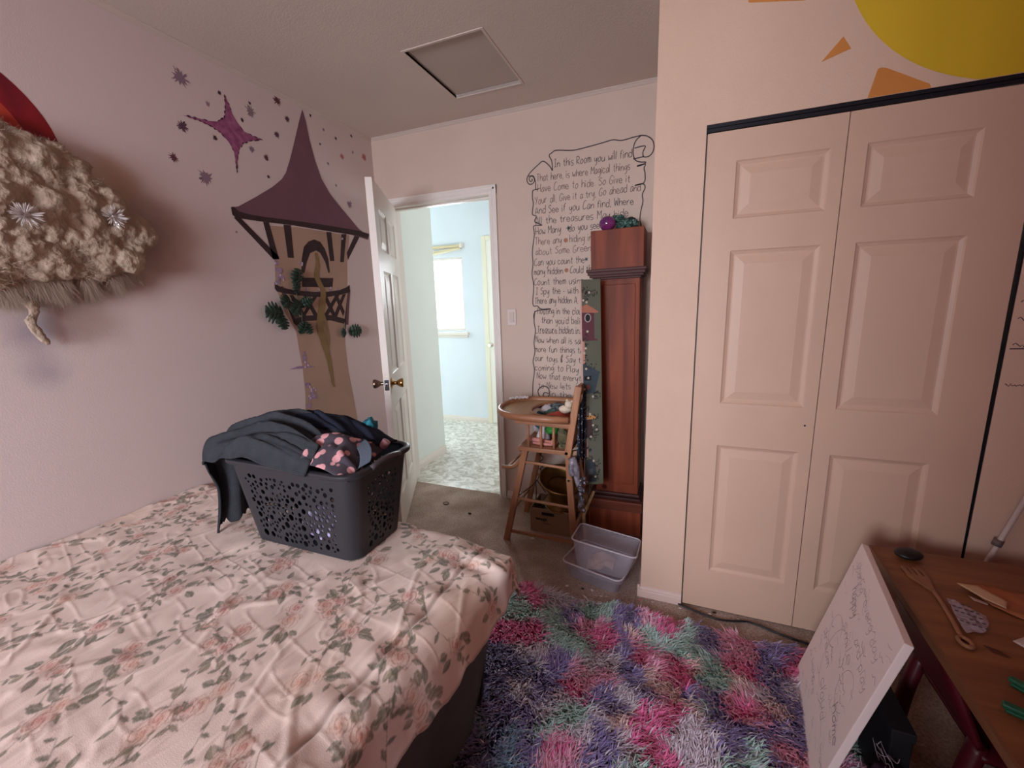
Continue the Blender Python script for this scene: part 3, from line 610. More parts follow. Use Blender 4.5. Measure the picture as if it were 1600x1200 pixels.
MB().prism(ARCH, 0.0005, LW_(0.0010)).build('window_arch', M_brown, tower)
MB().prism(BOX, 0.0005, LW_(0.0010)).build('flower_box', M_brown, tower)
MB().prism(RAIL, 0.0005, LW_(0.0022)).build('balcony_rail', M_brown, tower)
MB().prism(LOWER_RAIL, 0.0005, LW_(0.0022)).build('lower_rail', M_brown, tower)
lat = MB()
for i, q in enumerate(LATTICE): lat.prism(q, 0.0004, LW_(0.0010 + 0.00008 * i))
lat.build('lattice', M_brown, tower)
pp = MB(); M_post = mat('mauve_brown_paint', srgb(104, 72, 78), 0.7)
ribbon(pp, [(-0.845, 1.463), (-0.81, 1.37), (-0.765, 1.285), (-0.76, 1.24)], 0.022, LW_(0.0018)); pp.build('balcony_post', M_post, tower); pp = MB()
ribbon(pp, [(-0.345, 1.455), (-0.37, 1.36), (-0.395, 1.235)], 0.02, LW_(0.0018))
pp.build('balcony_post', M_post, tower)
hv = MB()
hw_ = [0.022, 0.03, 0.036, 0.036, 0.04, 0.05, 0.052, 0.05, 0.044, 0.036, 0.028, 0.02, 0.014, 0.009]
cp = curve_pts(HAIR, 4)
ribbon(hv, cp, [hw_[min(i // 4, 13)] for i in range(len(cp))], LW_(0.0030))
ribbon(hv, curve_pts(HAIR2, 4), 0.018, LW_(0.0034))
hv.build('painted_vine', M_ochre, tower)
fb = MB(); rnd = random.Random(5)
for (y, z, r) in FLOWERS:
    for k in range(5):
        a = rnd.random() * 6.28; cy, cz, rr = y + math.cos(a) * r * 0.6, z + math.sin(a) * r * 0.6, r * rnd.uniform(0.4, 0.75)
        fb.prism([(cy + rr * math.cos(t * PI / 5) * rnd.uniform(.7, 1.1), cz + rr * math.sin(t * PI / 5) * rnd.uniform(.7, 1.1)) for t in range(10)], 0.0003, LW_(0.0020 + 0.00005 * k))
fb.prism(FLOWER_STROKE, 0.0003, LW_(0.0022))
fb.build('lilac_blossom', M_lilac, tower)
wf = MB()
for k in range(26):
    (y, z, r) = rnd.choice(FLOWERS); y += rnd.uniform(-r, r); z += rnd.uniform(-r, r)
    wf.prism([(y + 0.005 * math.cos(t * 1.05), z + 0.007 * math.sin(t * 1.05)) for t in range(6)], 0.0002, LW_(0.0026))
wf.build('white_blossom', mat('white_blossom_paint', srgb(206, 188, 194), 0.7), tower)

# big four-pointed star and the small splats around it
M_star = mat('magenta_star_paint', srgb(128, 62, 100), 0.65, col2=srgb(160, 92, 128), vscale=40)
M_stard = mat('dark_star_paint', srgb(78, 40, 58), 0.7)
star = wthing('star_mural', 'large magenta four-pointed painted star left of the tower roof', 'mural', (0, -0.99, 2.165))
MB().prism(STAR, 0.0005, LW_(0.0002)).build('star_body', M_star, star)
so = MB(); rnd = random.Random(8)
cs = Vector((-0.99, 2.165))
for i in range(len(STAR)):
    a, b_ = Vector(STAR[i]), Vector(STAR[(i + 1) % len(STAR)])
    n_ = max(2, int((b_ - a).length / 0.018))
    for k in range(n_):
        if rnd.random() < 0.3: continue
        p = a.lerp(b_, k / n_); q = a.lerp(b_, min(1, (k + rnd.uniform(0.7, 1.3)) / n_))
        o_ = (p - cs) * rnd.uniform(-0.02, 0.05)
        ribbon(so, [p + o_, (p + q) / 2 + o_ * 1.2, q + o_], [0.002, rnd.uniform(0.003, 0.008), 0.001], LW_(0.0008))
so.build('dry_brush_edge', M_stard, star)
tones = {'p': ('lavender', srgb(138, 110, 124)), 'l': ('pale_lavender', srgb(150, 120, 126)), 'd': ('dark_plum', srgb(70, 44, 52)), 'k': ('plum', srgb(92, 58, 74)), 'r': ('wine', srgb(100, 54, 62)), 'g': ('grey_mauve', srgb(134, 112, 120)), 'c': ('coral_pink', srgb(172, 104, 104))}
MT = {k: mat(v[0] + '_splat_paint', v[1], 0.75) for k, v in tones.items()}
splat_labels = ['large soft lavender splat highest and farthest left on the wall', 'tiny dark fleck just above the big star\'s top point', 'small pale lavender splat left of the big star\'s top point',
 'dark plum star splat under the big star\'s left arm', 'small dark fleck under the left side of the big star\'s centre', 'wine-red splat lowest at the left, well below the big star\'s left tip', 'large lavender splat below and left of the big star\'s bottom point',
 'tiny dark fleck above the grey star right of the big star', 'grey-mauve star splat right of the big star\'s top point', 'tiny dark fleck above the big star\'s right arm', 'wine-red splat close under the ceiling trim', 'small plum splat between the ceiling trim and the tower roof tip',
 'plum splat right of the big star\'s right tip, beside the roof', 'soft lavender splat just under the big star\'s right arm', 'wine-red splat left of the tower roof at the height of the star\'s bottom point', 'tiny dark fleck left of the roof\'s lower slope',
 'tiny dark fleck right beside the tower roof tip', 'small grey-mauve splat right of the roof, upper one', 'dark plum fleck right of the roof near the ceiling corner, left one of two', 'dark plum fleck nearest to the ceiling corner, right one of two',
 'tiny dark fleck close to the right edge of the roof', 'coral pink splat left one of two above the open door', 'coral pink splat right one of two, beside the room corner', 'small grey-mauve fleck between the two coral splats', 'small grey-mauve fleck right of the roof, below the coral splats',
 'small grey-mauve fleck right of the roof, lowest and nearest the slope', 'soft lavender splat low beside the top of the open door', 'tiny grey fleck left of the tower under the left eave']
for i, (y, z, r, t) in enumerate(SPLATS):
    rr = random.Random(40 + i); b = MB(); n_ = 11 if r > 0.012 else 8
    poly = []
    for k in range(n_ * 2):
        a = k * PI / n_ + rr.uniform(-.1, .1); q = r * (rr.uniform(0.75, 1.25) if k % 2 == 0 else rr.uniform(0.45, 0.65))
        poly.append((y + q * math.cos(a), z + q * math.sin(a)))
    b.prism(poly, 0.0004, LW_(0.0002))
    if r > 0.02:
        for k in range(7):
            a = rr.random() * 6.28; q = r * rr.uniform(.9, 1.25)
            ribbon(b, [(y + q * .6 * math.cos(a), z + q * .6 * math.sin(a)), (y + q * math.cos(a), z + q * math.sin(a))], [0.006, 0.002], LW_(0.0003))
    tag(b.build('painted_splat', MT[t]), splat_labels[i], 'painted splat', 'painted splats around the star')

# end of a painted rainbow above the cotton cloud
rb = wthing('rainbow_mural', 'red and orange end of a painted rainbow above the cotton cloud', 'mural', (0, -1.917, 1.861))
def ring(r0, r1, a0, a1, n=28):
    cy, cz = -1.9166, 1.861
    o_ = [(cy + r1 * math.cos(a0 + (a1 - a0) * i / n), cz + r1 * math.sin(a0 + (a1 - a0) * i / n)) for i in range(n + 1)]
    return o_ + [(cy + r0 * math.cos(a0 + (a1 - a0) * i / n), cz + r0 * math.sin(a0 + (a1 - a0) * i / n)) for i in range(n, -1, -1)]
for nm, r0, r1, c, c2 in (('red_band', 0.215, 0.2906, srgb(140, 22, 34), srgb(108, 14, 30)), ('orange_red_band', 0.16, 0.215, srgb(188, 66, 44), srgb(160, 36, 36)), ('orange_band', 0.10, 0.16, srgb(206, 110, 60), srgb(192, 84, 50)), ('yellow_band', 0.05, 0.10, srgb(214, 160, 80), None)):
    MB().prism(ring(r0, r1, R(8), R(180)), 0.0005, LW_(0.0002)).build(nm, mat(nm + '_paint', c, 0.6, col2=c2, vscale=14), rb)

# painted sun over the closet
sun = wthing('sun_mural', 'big yellow painted sun with orange rays over the closet door', 'mural', (2.895, YC, 2.435))
sc_, sr_ = (2.895, 2.435), 0.507
poly = []
for i in range(161):
    a = PI + PI * i / 160
    x_, z_ = sc_[0] + sr_ * math.cos(a), sc_[1] + sr_ * math.sin(a)
    poly.append((min(x_, XR), max(z_, CH + 0.001)))
poly = [p for i, p in enumerate(poly) if i == 0 or (Vector(p) - Vector(poly[i - 1])).length > 1e-4]
MB().prism(poly, 0.0005, CLW(0.0002)).build('sun_disc', mat('sun_yellow_paint', srgb(214, 176, 36), 0.65, var=0.06, vscale=5), sun)
M_ray = mat('sun_orange_paint', srgb(206, 132, 62), 0.65, var=0.08, vscale=6)
for q in ([(2.36, 2.075), (2.413, 2.136), (2.437, 2.097)], [(2.496, 1.952), (2.512, 2.024), (2.518, 2.027), (2.532, 2.024), (2.645, 1.957), (2.65, CH + 0.001), (2.494, CH + 0.001)],
          [(2.137, 2.302), (2.141, 2.296), (2.30, 2.262), (2.36, 2.30), (2.352, 2.38)]):
    MB().prism(q, 0.0005, CLW(0.0002)).build('ray', M_ray, sun)

# marker notes on the wall right of the closet
notes = wthing('marker_notes', 'faint marker height notes on the wall right of the closet door', 'wall writing', (2.98, YC, 1.2))
M_marker = mat('marker_ink', srgb(74, 52, 66), 0.7); rr = random.Random(3)
for z, n_ in ((1.349, 4), (1.30, 3), (1.168, 10), (1.043, 7), (1.25, 3)):
    pm = MB(); p = Vector((2.945, z)); pts = [p]
    for k in range(n_ * 4):
        p = p + Vector((rr.uniform(0.000, 0.007), 0)); pts.append((p.x, z + rr.uniform(-.007, .007)))
    ribbon(pm, pts, 0.0028, CLW(0.0002)); pm.build('pen_note', M_marker, notes)
pm = MB(); ribbon(pm, [(2.94, 1.156), (3.06, 1.160)], 0.004, CLW(0.0003)); pm.build('pen_line', M_marker, notes)

# ------------------------------------------------------------------ the poem scroll on the back wall
GLYPH = {  # strokes as strings of (x, y) digit pairs; baseline 3, x-height 7, ascender a
'a': ('57 27 15 04 13 33 55', '57 53'), 'b': ('0a 03', '06 27 47 55 43 23 04'), 'c': ('56 37 17 05 13 33 54'), 'd': ('56 37 17 05 13 33 54', '5a 53'), 'e': ('05 55 46 27 06 04 23 43 54',),
'f': ('4a 29 18 13', '07 37'), 'g': ('57 27 05 14 34 56', '57 52 30 10'), 'h': ('0a 03', '05 27 47 56 53'), 'i': ('07 03', '09 08'), 'j': ('27 21 00',), 'k': ('0a 03', '47 05 43'), 'l': ('0a 03',),
'm': ('07 03', '05 17 27 36 33', '35 47 57 66 63'), 'n': ('07 03', '05 27 37 56 53'), 'o': ('27 05 13 33 55 47 27',), 'p': ('07 00', '06 27 47 55 43 23 04'), 'q': ('57 27 05 14 34 56', '57 50'), 'r': ('07 03', '05 27 47'),
's': ('47 17 06 15 35 44 33 03',), 't': ('29 24 33 43', '07 47'), 'u': ('07 04 13 33 55', '57 53'), 'v': ('07 23 47',), 'w': ('07 13 35 53 67',), 'x': ('07 43', '47 03'), 'y': ('07 14 34 57', '57 41 10'), 'z': ('07 47 03 43',),
'A': ('03 3a 63', '15 55'), 'B': ('0a 03', '0a 3a 49 37 07 37 45 43 03'), 'C': ('6a 3a 18 05 13 43 64',), 'G': ('69 4a 18 05 13 43 65 36',), 'H': ('0a 03', '6a 63', '06 66'), 'I': ('1a 5a', '3a 33', '13 53'), 'M': ('03 0a 36 6a 63',), 'N': ('03 0a 53 5a',),
'P': ('0a 03', '0a 3a 59 47 06'), 'R': ('0a 03', '0a 3a 59 47 06 53'), 'S': ('59 3a 19 08 37 55 44 23 04',), 'T': ('0a 6a', '3a 33'), 'W': ('0a 13 38 53 6a',), 'Y': ('0a 37', '6a 23'),
',': ('13 02',), '.': ('03 13',), "'": ('0a 09',), '-': ('05 35',), '&': ('33 07 2a 38 05 13 45', '3b 12')}
GLYPH = {k: ((v,) if isinstance(v, str) else v) for k, v in GLYPH.items()}
def glyph_w(ch): return 0.9 if ch in "il,.'" else 3.2 if ch in ' ' else max(int(p[0], 16) for s in GLYPH[ch] for p in s.split()) if ch in GLYPH else 6
def write_line(b, text, p0, p1, size, place, jitter, pen, rng):
    """handwriting along p0 -> p1; size is the ascender height"""
    p0 = Vector(p0); p1 = Vector(p1); d = p1 - p0; L_ = d.length; t = d / L_; n_ = Vector((-t.y, t.x))
    tot = sum(glyph_w(c) + 1.9 for c in text); sx = L_ / tot; sy = size / 7.0
    x_ = 0.0
    for c in text:
        w_ = glyph_w(c)
        if c in GLYPH:
            sl = rng.uniform(-0.06, 0.1); dy = rng.uniform(-0.5, 0.5) * jitter; k = rng.uniform(0.92, 1.1)
            for s in GLYPH[c]:
                pts = []
                for p in s.split():
                    gx, gy = int(p[0], 16), int(p[1], 16) - 3
                    pts.append(p0 + t * (x_ + (gx + gy * sl) * sx * 1.0) + n_ * (gy * sy * k + dy))
                ribbon(b, curve_pts([(q.x, q.y) for q in pts], 3) if len(pts) > 2 else pts, pen, place)
        x_ += (w_ + 1.9) * sx
    return b
scroll = wthing('scroll_mural', 'hand-lettered poem on a drawn parchment scroll on the back wall', 'mural', (1.45, 0, 0.77))
M_ink = mat('black_marker_ink', srgb(66, 52, 54), 0.6)
M_ink2 = mat('brown_marker_ink', srgb(112, 84, 80), 0.65)
so = MB()
for q, w_ in ((SCROLL_TOP, .006), (SCROLL_CURL, .006), (SCROLL_CURL2, .006), (SCROLL_CAP, .006), (SCROLL_R, .006), (SCROLL_LC, .006), (SCROLL_LC2, .005), (SCROLL_L, .006), (SCROLL_L2, .006), (SCROLL_END, .007)):
    ribbon(so, curve_pts(q, 4), w_, BK(0.0003))
so.build('scroll_outline', M_ink, scroll)
rng = random.Random(12)
for i, (txt, x0, z0, x1, z1) in enumerate(LINES):
    b = MB()
    write_line(b, txt.replace(' * ', '   ').replace(' *', '  ').replace(' o ', '   '), (x0, z0), (x1, z1), 0.040, BK(0.0002), 0.004, 0.0032, rng)
    b.build('text_line', M_ink2 if i in (1, 2, 3, 7, 8) else M_ink, scroll)
ul = MB()
for k in range(14): ribbon(ul, [(1.135 + k * 0.021, 1.148 - k * 0.0002), (1.149 + k * 0.021, 1.148)], 0.004, BK(0.0003))
ul.build('dashed_underline', M_ink2, scroll)
bt = MB()
for (x_, z_, r_) in ((1.348, 1.757, 0.013), (1.452, 1.576, 0.011), (1.426, 1.443, 0.010)):
    bt.prism([(x_ + r_ * (1.3 if k % 2 else .5) * math.cos(k * PI / 5), z_ + r_ * (1.3 if k % 2 else .5) * math.sin(k * PI / 5)) for k in range(10)], .0003, BK(0.0003))
bt.build('drawn_butterfly', mat('dark_green_ink', srgb(44, 62, 58), 0.6), scroll)
dt = MB()
for (x_, z_, r_) in ((1.331, 1.69, 0.013), (1.334, 1.52, 0.012)):
    dt.prism([(x_ + r_ * math.cos(k * PI / 7), z_ + r_ * math.sin(k * PI / 7)) for k in range(14)], .0003, BK(0.0003))
dt.build('drawn_coin', mat('orange_ink', srgb(160, 104, 74), 0.6), scroll)
# ------------------------------------------------------------------ bed
BZ = 0.545                                    # mattress top
bed = thing('bed', 'low bed against the left wall under the floral comforter', 'bed', (0.69, -2.40, 0))
MB().box(-0.68, 0.70, -0.98, 1.00, 0.30, BZ, 0.05, seg=3).build('mattress', mat('mattress_ticking', srgb(190, 180, 172), 0.9, bump=0.1), bed, 40)
MB().box(-0.68, 0.66, -0.97, 0.98, 0.06, 0.30, 0.02).build('box_spring', mat('box_spring_cloth', srgb(80, 80, 78), 0.95), bed, 40)
M_leg = wood('bed_leg_wood', srgb(90, 70, 54), srgb(60, 44, 34))
for sx in (-0.62, 0.60):
    for sy in (-0.9, 0.9): MB().lathe([(0.022, 0), (0.026, 0.06)], 12, Matrix.Translation((sx, sy, 0))).build('leg', M_leg, bed)

# dark blanket hanging over the open side and the foot end of the bed
def hang_sheet():
    pts = [(0.55, -1.405), (0.8, -1.405), (1.0, -1.405), (1.2, -1.41), (1.37, -1.425), (1.438, -1.442), (1.455, -1.48), (1.452, -1.55), (1.440, -1.7), (1.425, -2.0), (1.422, -2.4), (1.422, -2.8), (1.422, -3.38)]
    c = curve_pts(pts, 14); n = len(c); rows = 26
    P = np.zeros((n, rows, 3))
    s = 0.0
    for i, p in enumerate(c):
        if i: s += (p - c[i - 1]).length
        t = (c[min(i + 1, n - 1)] - c[max(i - 1, 0)]).normalized(); out = Vector((-t.y, t.x)); 
        if out.dot(Vector((p.x - 0.75, p.y + 2.4))) < 0: out = -out
        for k in range(rows):
            f = k / (rows - 1)
            fold = 0.016 * math.sin(s * 19 + 1.0 * math.sin(s * 5)) * f ** 0.7 + 0.02 * math.exp(-((s - 1.02) / 0.05) ** 2) * f
            o_ = 0.028 - 0.072 * f * (1 if p.x > 1.40 else 0.5) + fold
            q = p + out * o_
            P[i, k] = (q.x, q.y, 0.515 - 0.498 * f)
    return grid_mesh('blanket', P)
bk = obj('blanket', hang_sheet(), mat('grey_green_blanket_cloth', srgb(86, 88, 84), 0.95, var=0.15, vscale=12, bump=0.3, bscale=500), None, True)
tag(bk, 'dark grey-green blanket hanging down the side of the bed to the floor', 'blanket')
so_ = bk.modifiers.new('thickness', 'SOLIDIFY'); so_.thickness = 0.004

# floral comforter: one draped sheet with a printed rose pattern
def print_pattern(Uc, Vc, seed=4):
    """cream cloth with sprays of roses and leaves; Uc, Vc are cloth coordinates in metres"""
    base = np.array(srgb(216, 192, 180)[:3]); rs = np.random.RandomState(seed)
    rgb = np.ones(Uc.shape + (3,)) * base
    du = Uc[1, 0] - Uc[0, 0]; dv = Vc[0, 1] - Vc[0, 0]
    u0, v0 = Uc[0, 0], Vc[0, 0]
    def window_(cu, cv, r):
        i0 = int((cu - r - u0) / du); i1 = int((cu + r - u0) / du) + 2
        j0, j1 = sorted((int((cv - r - v0) / dv), int((cv + r - v0) / dv))); j0 -= 1; j1 += 2
        i0, i1 = max(i0, 0), min(i1, Uc.shape[0]); j0, j1 = max(j0, 0), min(j1, Uc.shape[1])
        return None if i0 >= i1 or j0 >= j1 else (slice(i0, i1), slice(j0, j1))
    def blend(sl, a, col):
        a = np.clip(a, 0, 1)[..., None]
        rgb[sl] = rgb[sl] * (1 - a) + np.asarray(col) * a
    greens = [np.array(srgb(*c)[:3]) for c in ((120, 116, 96), (104, 102, 86), (138, 126, 104), (126, 118, 104))]
    reds = [np.array(srgb(*c)[:3]) for c in ((196, 130, 112), (182, 108, 98), (206, 150, 128))]
    dark = np.array(srgb(84, 78, 66)[:3])
    def leaf(cu, cv, ang, L_, w, col):
        sl = window_(cu, cv, L_ * 1.05)
        if sl is None: return
        x_ = (Uc[sl] - cu) * math.cos(ang) + (Vc[sl] - cv) * math.sin(ang); y_ = -(Uc[sl] - cu) * math.sin(ang) + (Vc[sl] - cv) * math.cos(ang)
        f = x_ / L_; inside = (f > 0) & (f < 1)
        half = w * np.sin(np.clip(f, 0, 1) * PI) ** 0.8 * (1.15 - 0.4 * f)
        d = half - np.abs(y_)
        blend(sl, np.where(inside, smooth01(d / 0.0035), 0) * 0.9, col)
        blend(sl, np.where(inside, smooth01(1 - np.abs(d - 0.0015) / 0.002), 0) * 0.55, dark)
        blend(sl, np.where(inside, smooth01(1 - np.abs(y_) / 0.0018), 0) * 0.5, dark)
        blend(sl, np.where(inside & (y_ > 0), smooth01(d / 0.006), 0) * 0.25, base)
    def rose(cu, cv, r, col):
        sl = window_(cu, cv, r * 1.3)
        if sl is None: return
        x_ = Uc[sl] - cu; y_ = Vc[sl] - cv; rho = np.sqrt(x_ ** 2 + y_ ** 2); th = np.arctan2(y_, x_); ph = rs.rand() * 6
        edge = r * (0.86 + 0.12 * np.cos(5 * th + ph) + 0.06 * np.cos(9 * th))
        m_ = smooth01((edge - rho) / 0.006)
        blend(sl, m_ * 0.75, base * 0.97 + col * 0.03)
        tone = smooth01(1 - rho / (edge * 0.9)) * 0.6 + 0.35 * np.maximum(0, np.cos(th - ph)) 
        blend(sl, m_ * tone * 0.85, col)
        sp = np.cos(rho / r * 15 - 3 * th + ph + 1.4 * np.cos(2 * th))
        blend(sl, m_ * smooth01((sp - 0.55) / 0.4) * 0.75, col * 0.62)
        blend(sl, smooth01(1 - np.abs(edge - rho) / 0.003) * 0.45, col * 0.6)
    def stem(pts, w=0.0016):
        for a, b_ in zip(pts[:-1], pts[1:]):
            n_ = max(2, int(np.hypot(b_[0] - a[0], b_[1] - a[1]) / 0.002))
            for t in np.linspace(0, 1, n_):
                cu, cv = a[0] + (b_[0] - a[0]) * t, a[1] + (b_[1] - a[1]) * t
                sl = window_(cu, cv, 0.004)
                if sl is None: continue
                d = np.hypot(Uc[sl] - cu, Vc[sl] - cv); blend(sl, smooth01(1 - d / (w * 1.6)) * 0.5, dark)
    cell = 0.178
    umin, umax = Uc.min(), Uc.max(); vmin, vmax = Vc.min(), Vc.max()
    row = 0; v_ = vmin
    while v_ < vmax + cell:
        u_ = umin + (cell * 0.5 if row % 2 else 0)
        while u_ < umax + cell:
            cu, cv = u_ + rs.uniform(-.055, .055), v_ + rs.uniform(-.055, .055); a0 = rs.uniform(0, 6.28); big = rs.rand()
            # long stem with small leaves
            pts = [(cu, cv)]; a_ = a0
            for k in range(9): a_ += rs.uniform(-.45, .45); pts.append((pts[-1][0] + .026 * math.cos(a_), pts[-1][1] + .026 * math.sin(a_)))
            stem(pts)
            for k, (pu, pv) in enumerate(pts[2:]):
                leaf(pu, pv, a0 + (0.9 if k % 2 else -0.9) + rs.uniform(-.4, .4), rs.uniform(.018, .032), rs.uniform(.005, .008), greens[rs.randint(4)])
            pts = [(cu, cv)]; a_ = a0 + rs.uniform(2.2, 3.6)
            for k in range(5): a_ += rs.uniform(-.4, .4); pts.append((pts[-1][0] + .022 * math.cos(a_), pts[-1][1] + .022 * math.sin(a_)))
            stem(pts)
            for k, (pu, pv) in enumerate(pts[1:]):
                leaf(pu, pv, a_ + (1 if k % 2 else -1) + rs.uniform(-.4, .4), rs.uniform(.016, .028), rs.uniform(.005, .007), greens[rs.randint(4)])
            # big leaves round the roses
            nl = 12 if big > .35 else 7
            for k in range(nl):
                a_ = rs.uniform(0, 6.28); q = rs.uniform(.012, .044)
                leaf(cu + q * math.cos(a_), cv + q * math.sin(a_), a_ + rs.uniform(-.5, .5), rs.uniform(.024, .042), rs.uniform(.008, .012), greens[rs.randint(4)])
            for k in range(3 if big > .6 else 2 if big > .25 else 1):
                a_ = rs.uniform(0, 6.28); q = 0.0 if k == 0 else rs.uniform(.034, .055)
                rose(cu + q * math.cos(a_), cv + q * math.sin(a_), rs.uniform(.022, .033), reds[rs.randint(3)])
            u_ += cell
        v_ += cell * 0.86; row += 1
    # yellowish old stains
    st = smooth01((vnoise(Uc * 3.1 + 7, Vc * 3.1, 31) - 0.25) / 0.5)[..., None] * 0.35
    rgb = rgb * (1 - st) + rgb * np.array([0.92, 0.80, 0.58]) * st
    return rgb

def make_comforter():
    nu, nv = 600, 640
    top = 1.47                                # width lying flat, then a short drop over the edge
    U = np.linspace(0.0, top + 0.14, nu)
    V = np.linspace(-0.125, 1.95, nv)
    Uc, Vc = np.meshgrid(U, V, indexing='ij')
    # arc-length coordinates -> x, y, z over the mattress edge
    r = 0.055
    def over(s, lim):                         # s beyond lim bends down on a radius r
        e = np.clip(s - lim, 0, None); a = np.clip(e / r, 0, 1.35)
        return np.where(s < lim, s, lim + r * np.sin(a) + np.clip(e - 1.35 * r, 0, None) * math.cos(1.35)), np.where(s < lim, 0, -r * (1 - np.cos(a)) - np.clip(e - 1.35 * r, 0, None) * math.sin(1.35))
    X, dz1 = over(Uc, top - 0.02)
    X = X + 0.004 - 0.035 * smooth01(Vc / 0.7) * smooth01((Uc - 1.0) / 0.4)
    W_, dz2 = over(-Vc + 0.0, -0.015)
    Y = -1.385 + W_
    # wavy far end
    Y = Y + np.exp(-np.clip(Vc, 0, None) / 0.12) * (0.012 * vnoise(Uc * 6, Uc * 0 + 2, 3) - 0.03 * smooth01((Uc - 1.1) / 0.4))
    Z = 0.568 + np.maximum(dz1 + dz2, -0.17)
    Z = Z + 0.018 * np.exp(-Uc / 0.25) + 0.012 * np.exp(-((Uc - 1.36) / 0.09) ** 2) * smooth01((Vc) / 0.1)
    # wrinkles: long soft folds running along the bed and small crumples
    d1 = Uc + 0.28 * Vc; d2 = Uc - 0.55 * Vc
    wr = 0.004 * vnoise(Uc * 2.2 + 3, Vc * 2.2, 1) + 0.004 * vnoise(Uc * 5, Vc * 3.5, 2)
    wr += 0.0030 * smooth01((ridged(d1 * 4.2 + 0.35 * vnoise(Uc * 4, Vc * 4, 5), Vc * 0.9, 4) - 0.55) / 0.45)
    wr += 0.0026 * smooth01((ridged(d2 * 6.5 + 0.4 * vnoise(Uc * 5, Vc * 5, 15), Vc * 1.6 + Uc, 6) - 0.6) / 0.4)
    wr += 0.0026 * smooth01((ridged(Uc * 9 + 2.2 * Vc + 0.6 * vnoise(Uc * 5, Vc * 5, 7), Vc * 1.6 - Uc, 8) - 0.55) / 0.45)
    wr += 0.0016 * vnoise(Uc * 30, Vc * 24, 9)
    wr += 0.0018 * smooth01((ridged(d1 * 14 + 0.7 * vnoise(Uc * 5, Vc * 5, 18), d2 * 2.0, 19) - 0.6) / 0.4) + 0.0010 * smooth01((ridged(Uc * 30 + Vc * 9, Vc * 8 - Uc * 6, 20) - 0.5) / 0.5) + 0.0010 * smooth01((ridged(Vc * 26 - Uc * 7, Uc * 8, 23) - 0.5) / 0.5)
    # stitched channel along the open side, and one through the middle
    seam = np.exp(-((Uc - 1.405 - 0.01 * vnoise(Vc * 3, Vc * 0, 11)) / 0.006) ** 2)
    seam2 = np.exp(-((Uc - 0.86 - 0.02 * Vc) / 0.007) ** 2)
    wr = wr - 0.007 * seam - 0.003 * seam2
    wr += 0.004 * np.exp(-((Uc - 1.405) / 0.05) ** 2) * np.sin(Vc * 55 + 3 * vnoise(Vc * 4, Uc * 0, 12))
    fall = smooth01(-(dz1 + dz2) / 0.05)
    Z = Z + wr * (1 - 0.3 * fall)
    # rumpled corner bulging over the end
    cr = np.exp(-(((Uc - 1.47) / 0.12) ** 2 + ((Vc - 0.03) / 0.09) ** 2))
    Z = Z + 0.012 * cr + 0.016 * cr * vnoise(Uc * 22, Vc * 22, 13); X = X + 0.030 * cr + 0.012 * cr * vnoise(Uc * 18, Vc * 18, 14)
    Y = Y - 0.035 * cr
    X = X + fall * 0.010 * vnoise(Vc * 9, Uc * 2, 16) * (Uc > 1.2)
    X = np.maximum(X, 0.003)
    # press flat under the laundry basket
    bx = smooth01((0.30 - np.abs(X - 0.86)) / 0.08) * smooth01((0.20 - np.abs(Y + 1.51)) / 0.07)
    Z = Z * (1 - bx) + (0.575) * bx
    # uneven frayed hem
    hem = smooth01((Uc - (top + 0.09)) / 0.05); Z = Z + hem * 0.012 * vnoise(Vc * 26, Uc * 3, 17)
    rgb = print_pattern(Uc, Vc + 1.0)
    rgb = rgb * (1 - 0.35 * seam[..., None] - 0.12 * seam2[..., None])
    # lined hem edge
    edge = smooth01((Uc - (top + 0.128)) / 0.008)[..., None]; rgb = rgb * (1 - edge * 0.3)
    return grid_mesh('comforter', np.stack([X, Y, Z], -1), rgb)
cf = obj('comforter', make_comforter(), attr_mat('floral_cotton', 0.9, 0.25, 500, 0.1), None, True)
tag(cf, 'cream comforter printed with faded roses and grey-green leaves spread over the bed', 'comforter')
so_ = cf.modifiers.new('thickness', 'SOLIDIFY'); so_.thickness = 0.006; so_.offset = 1

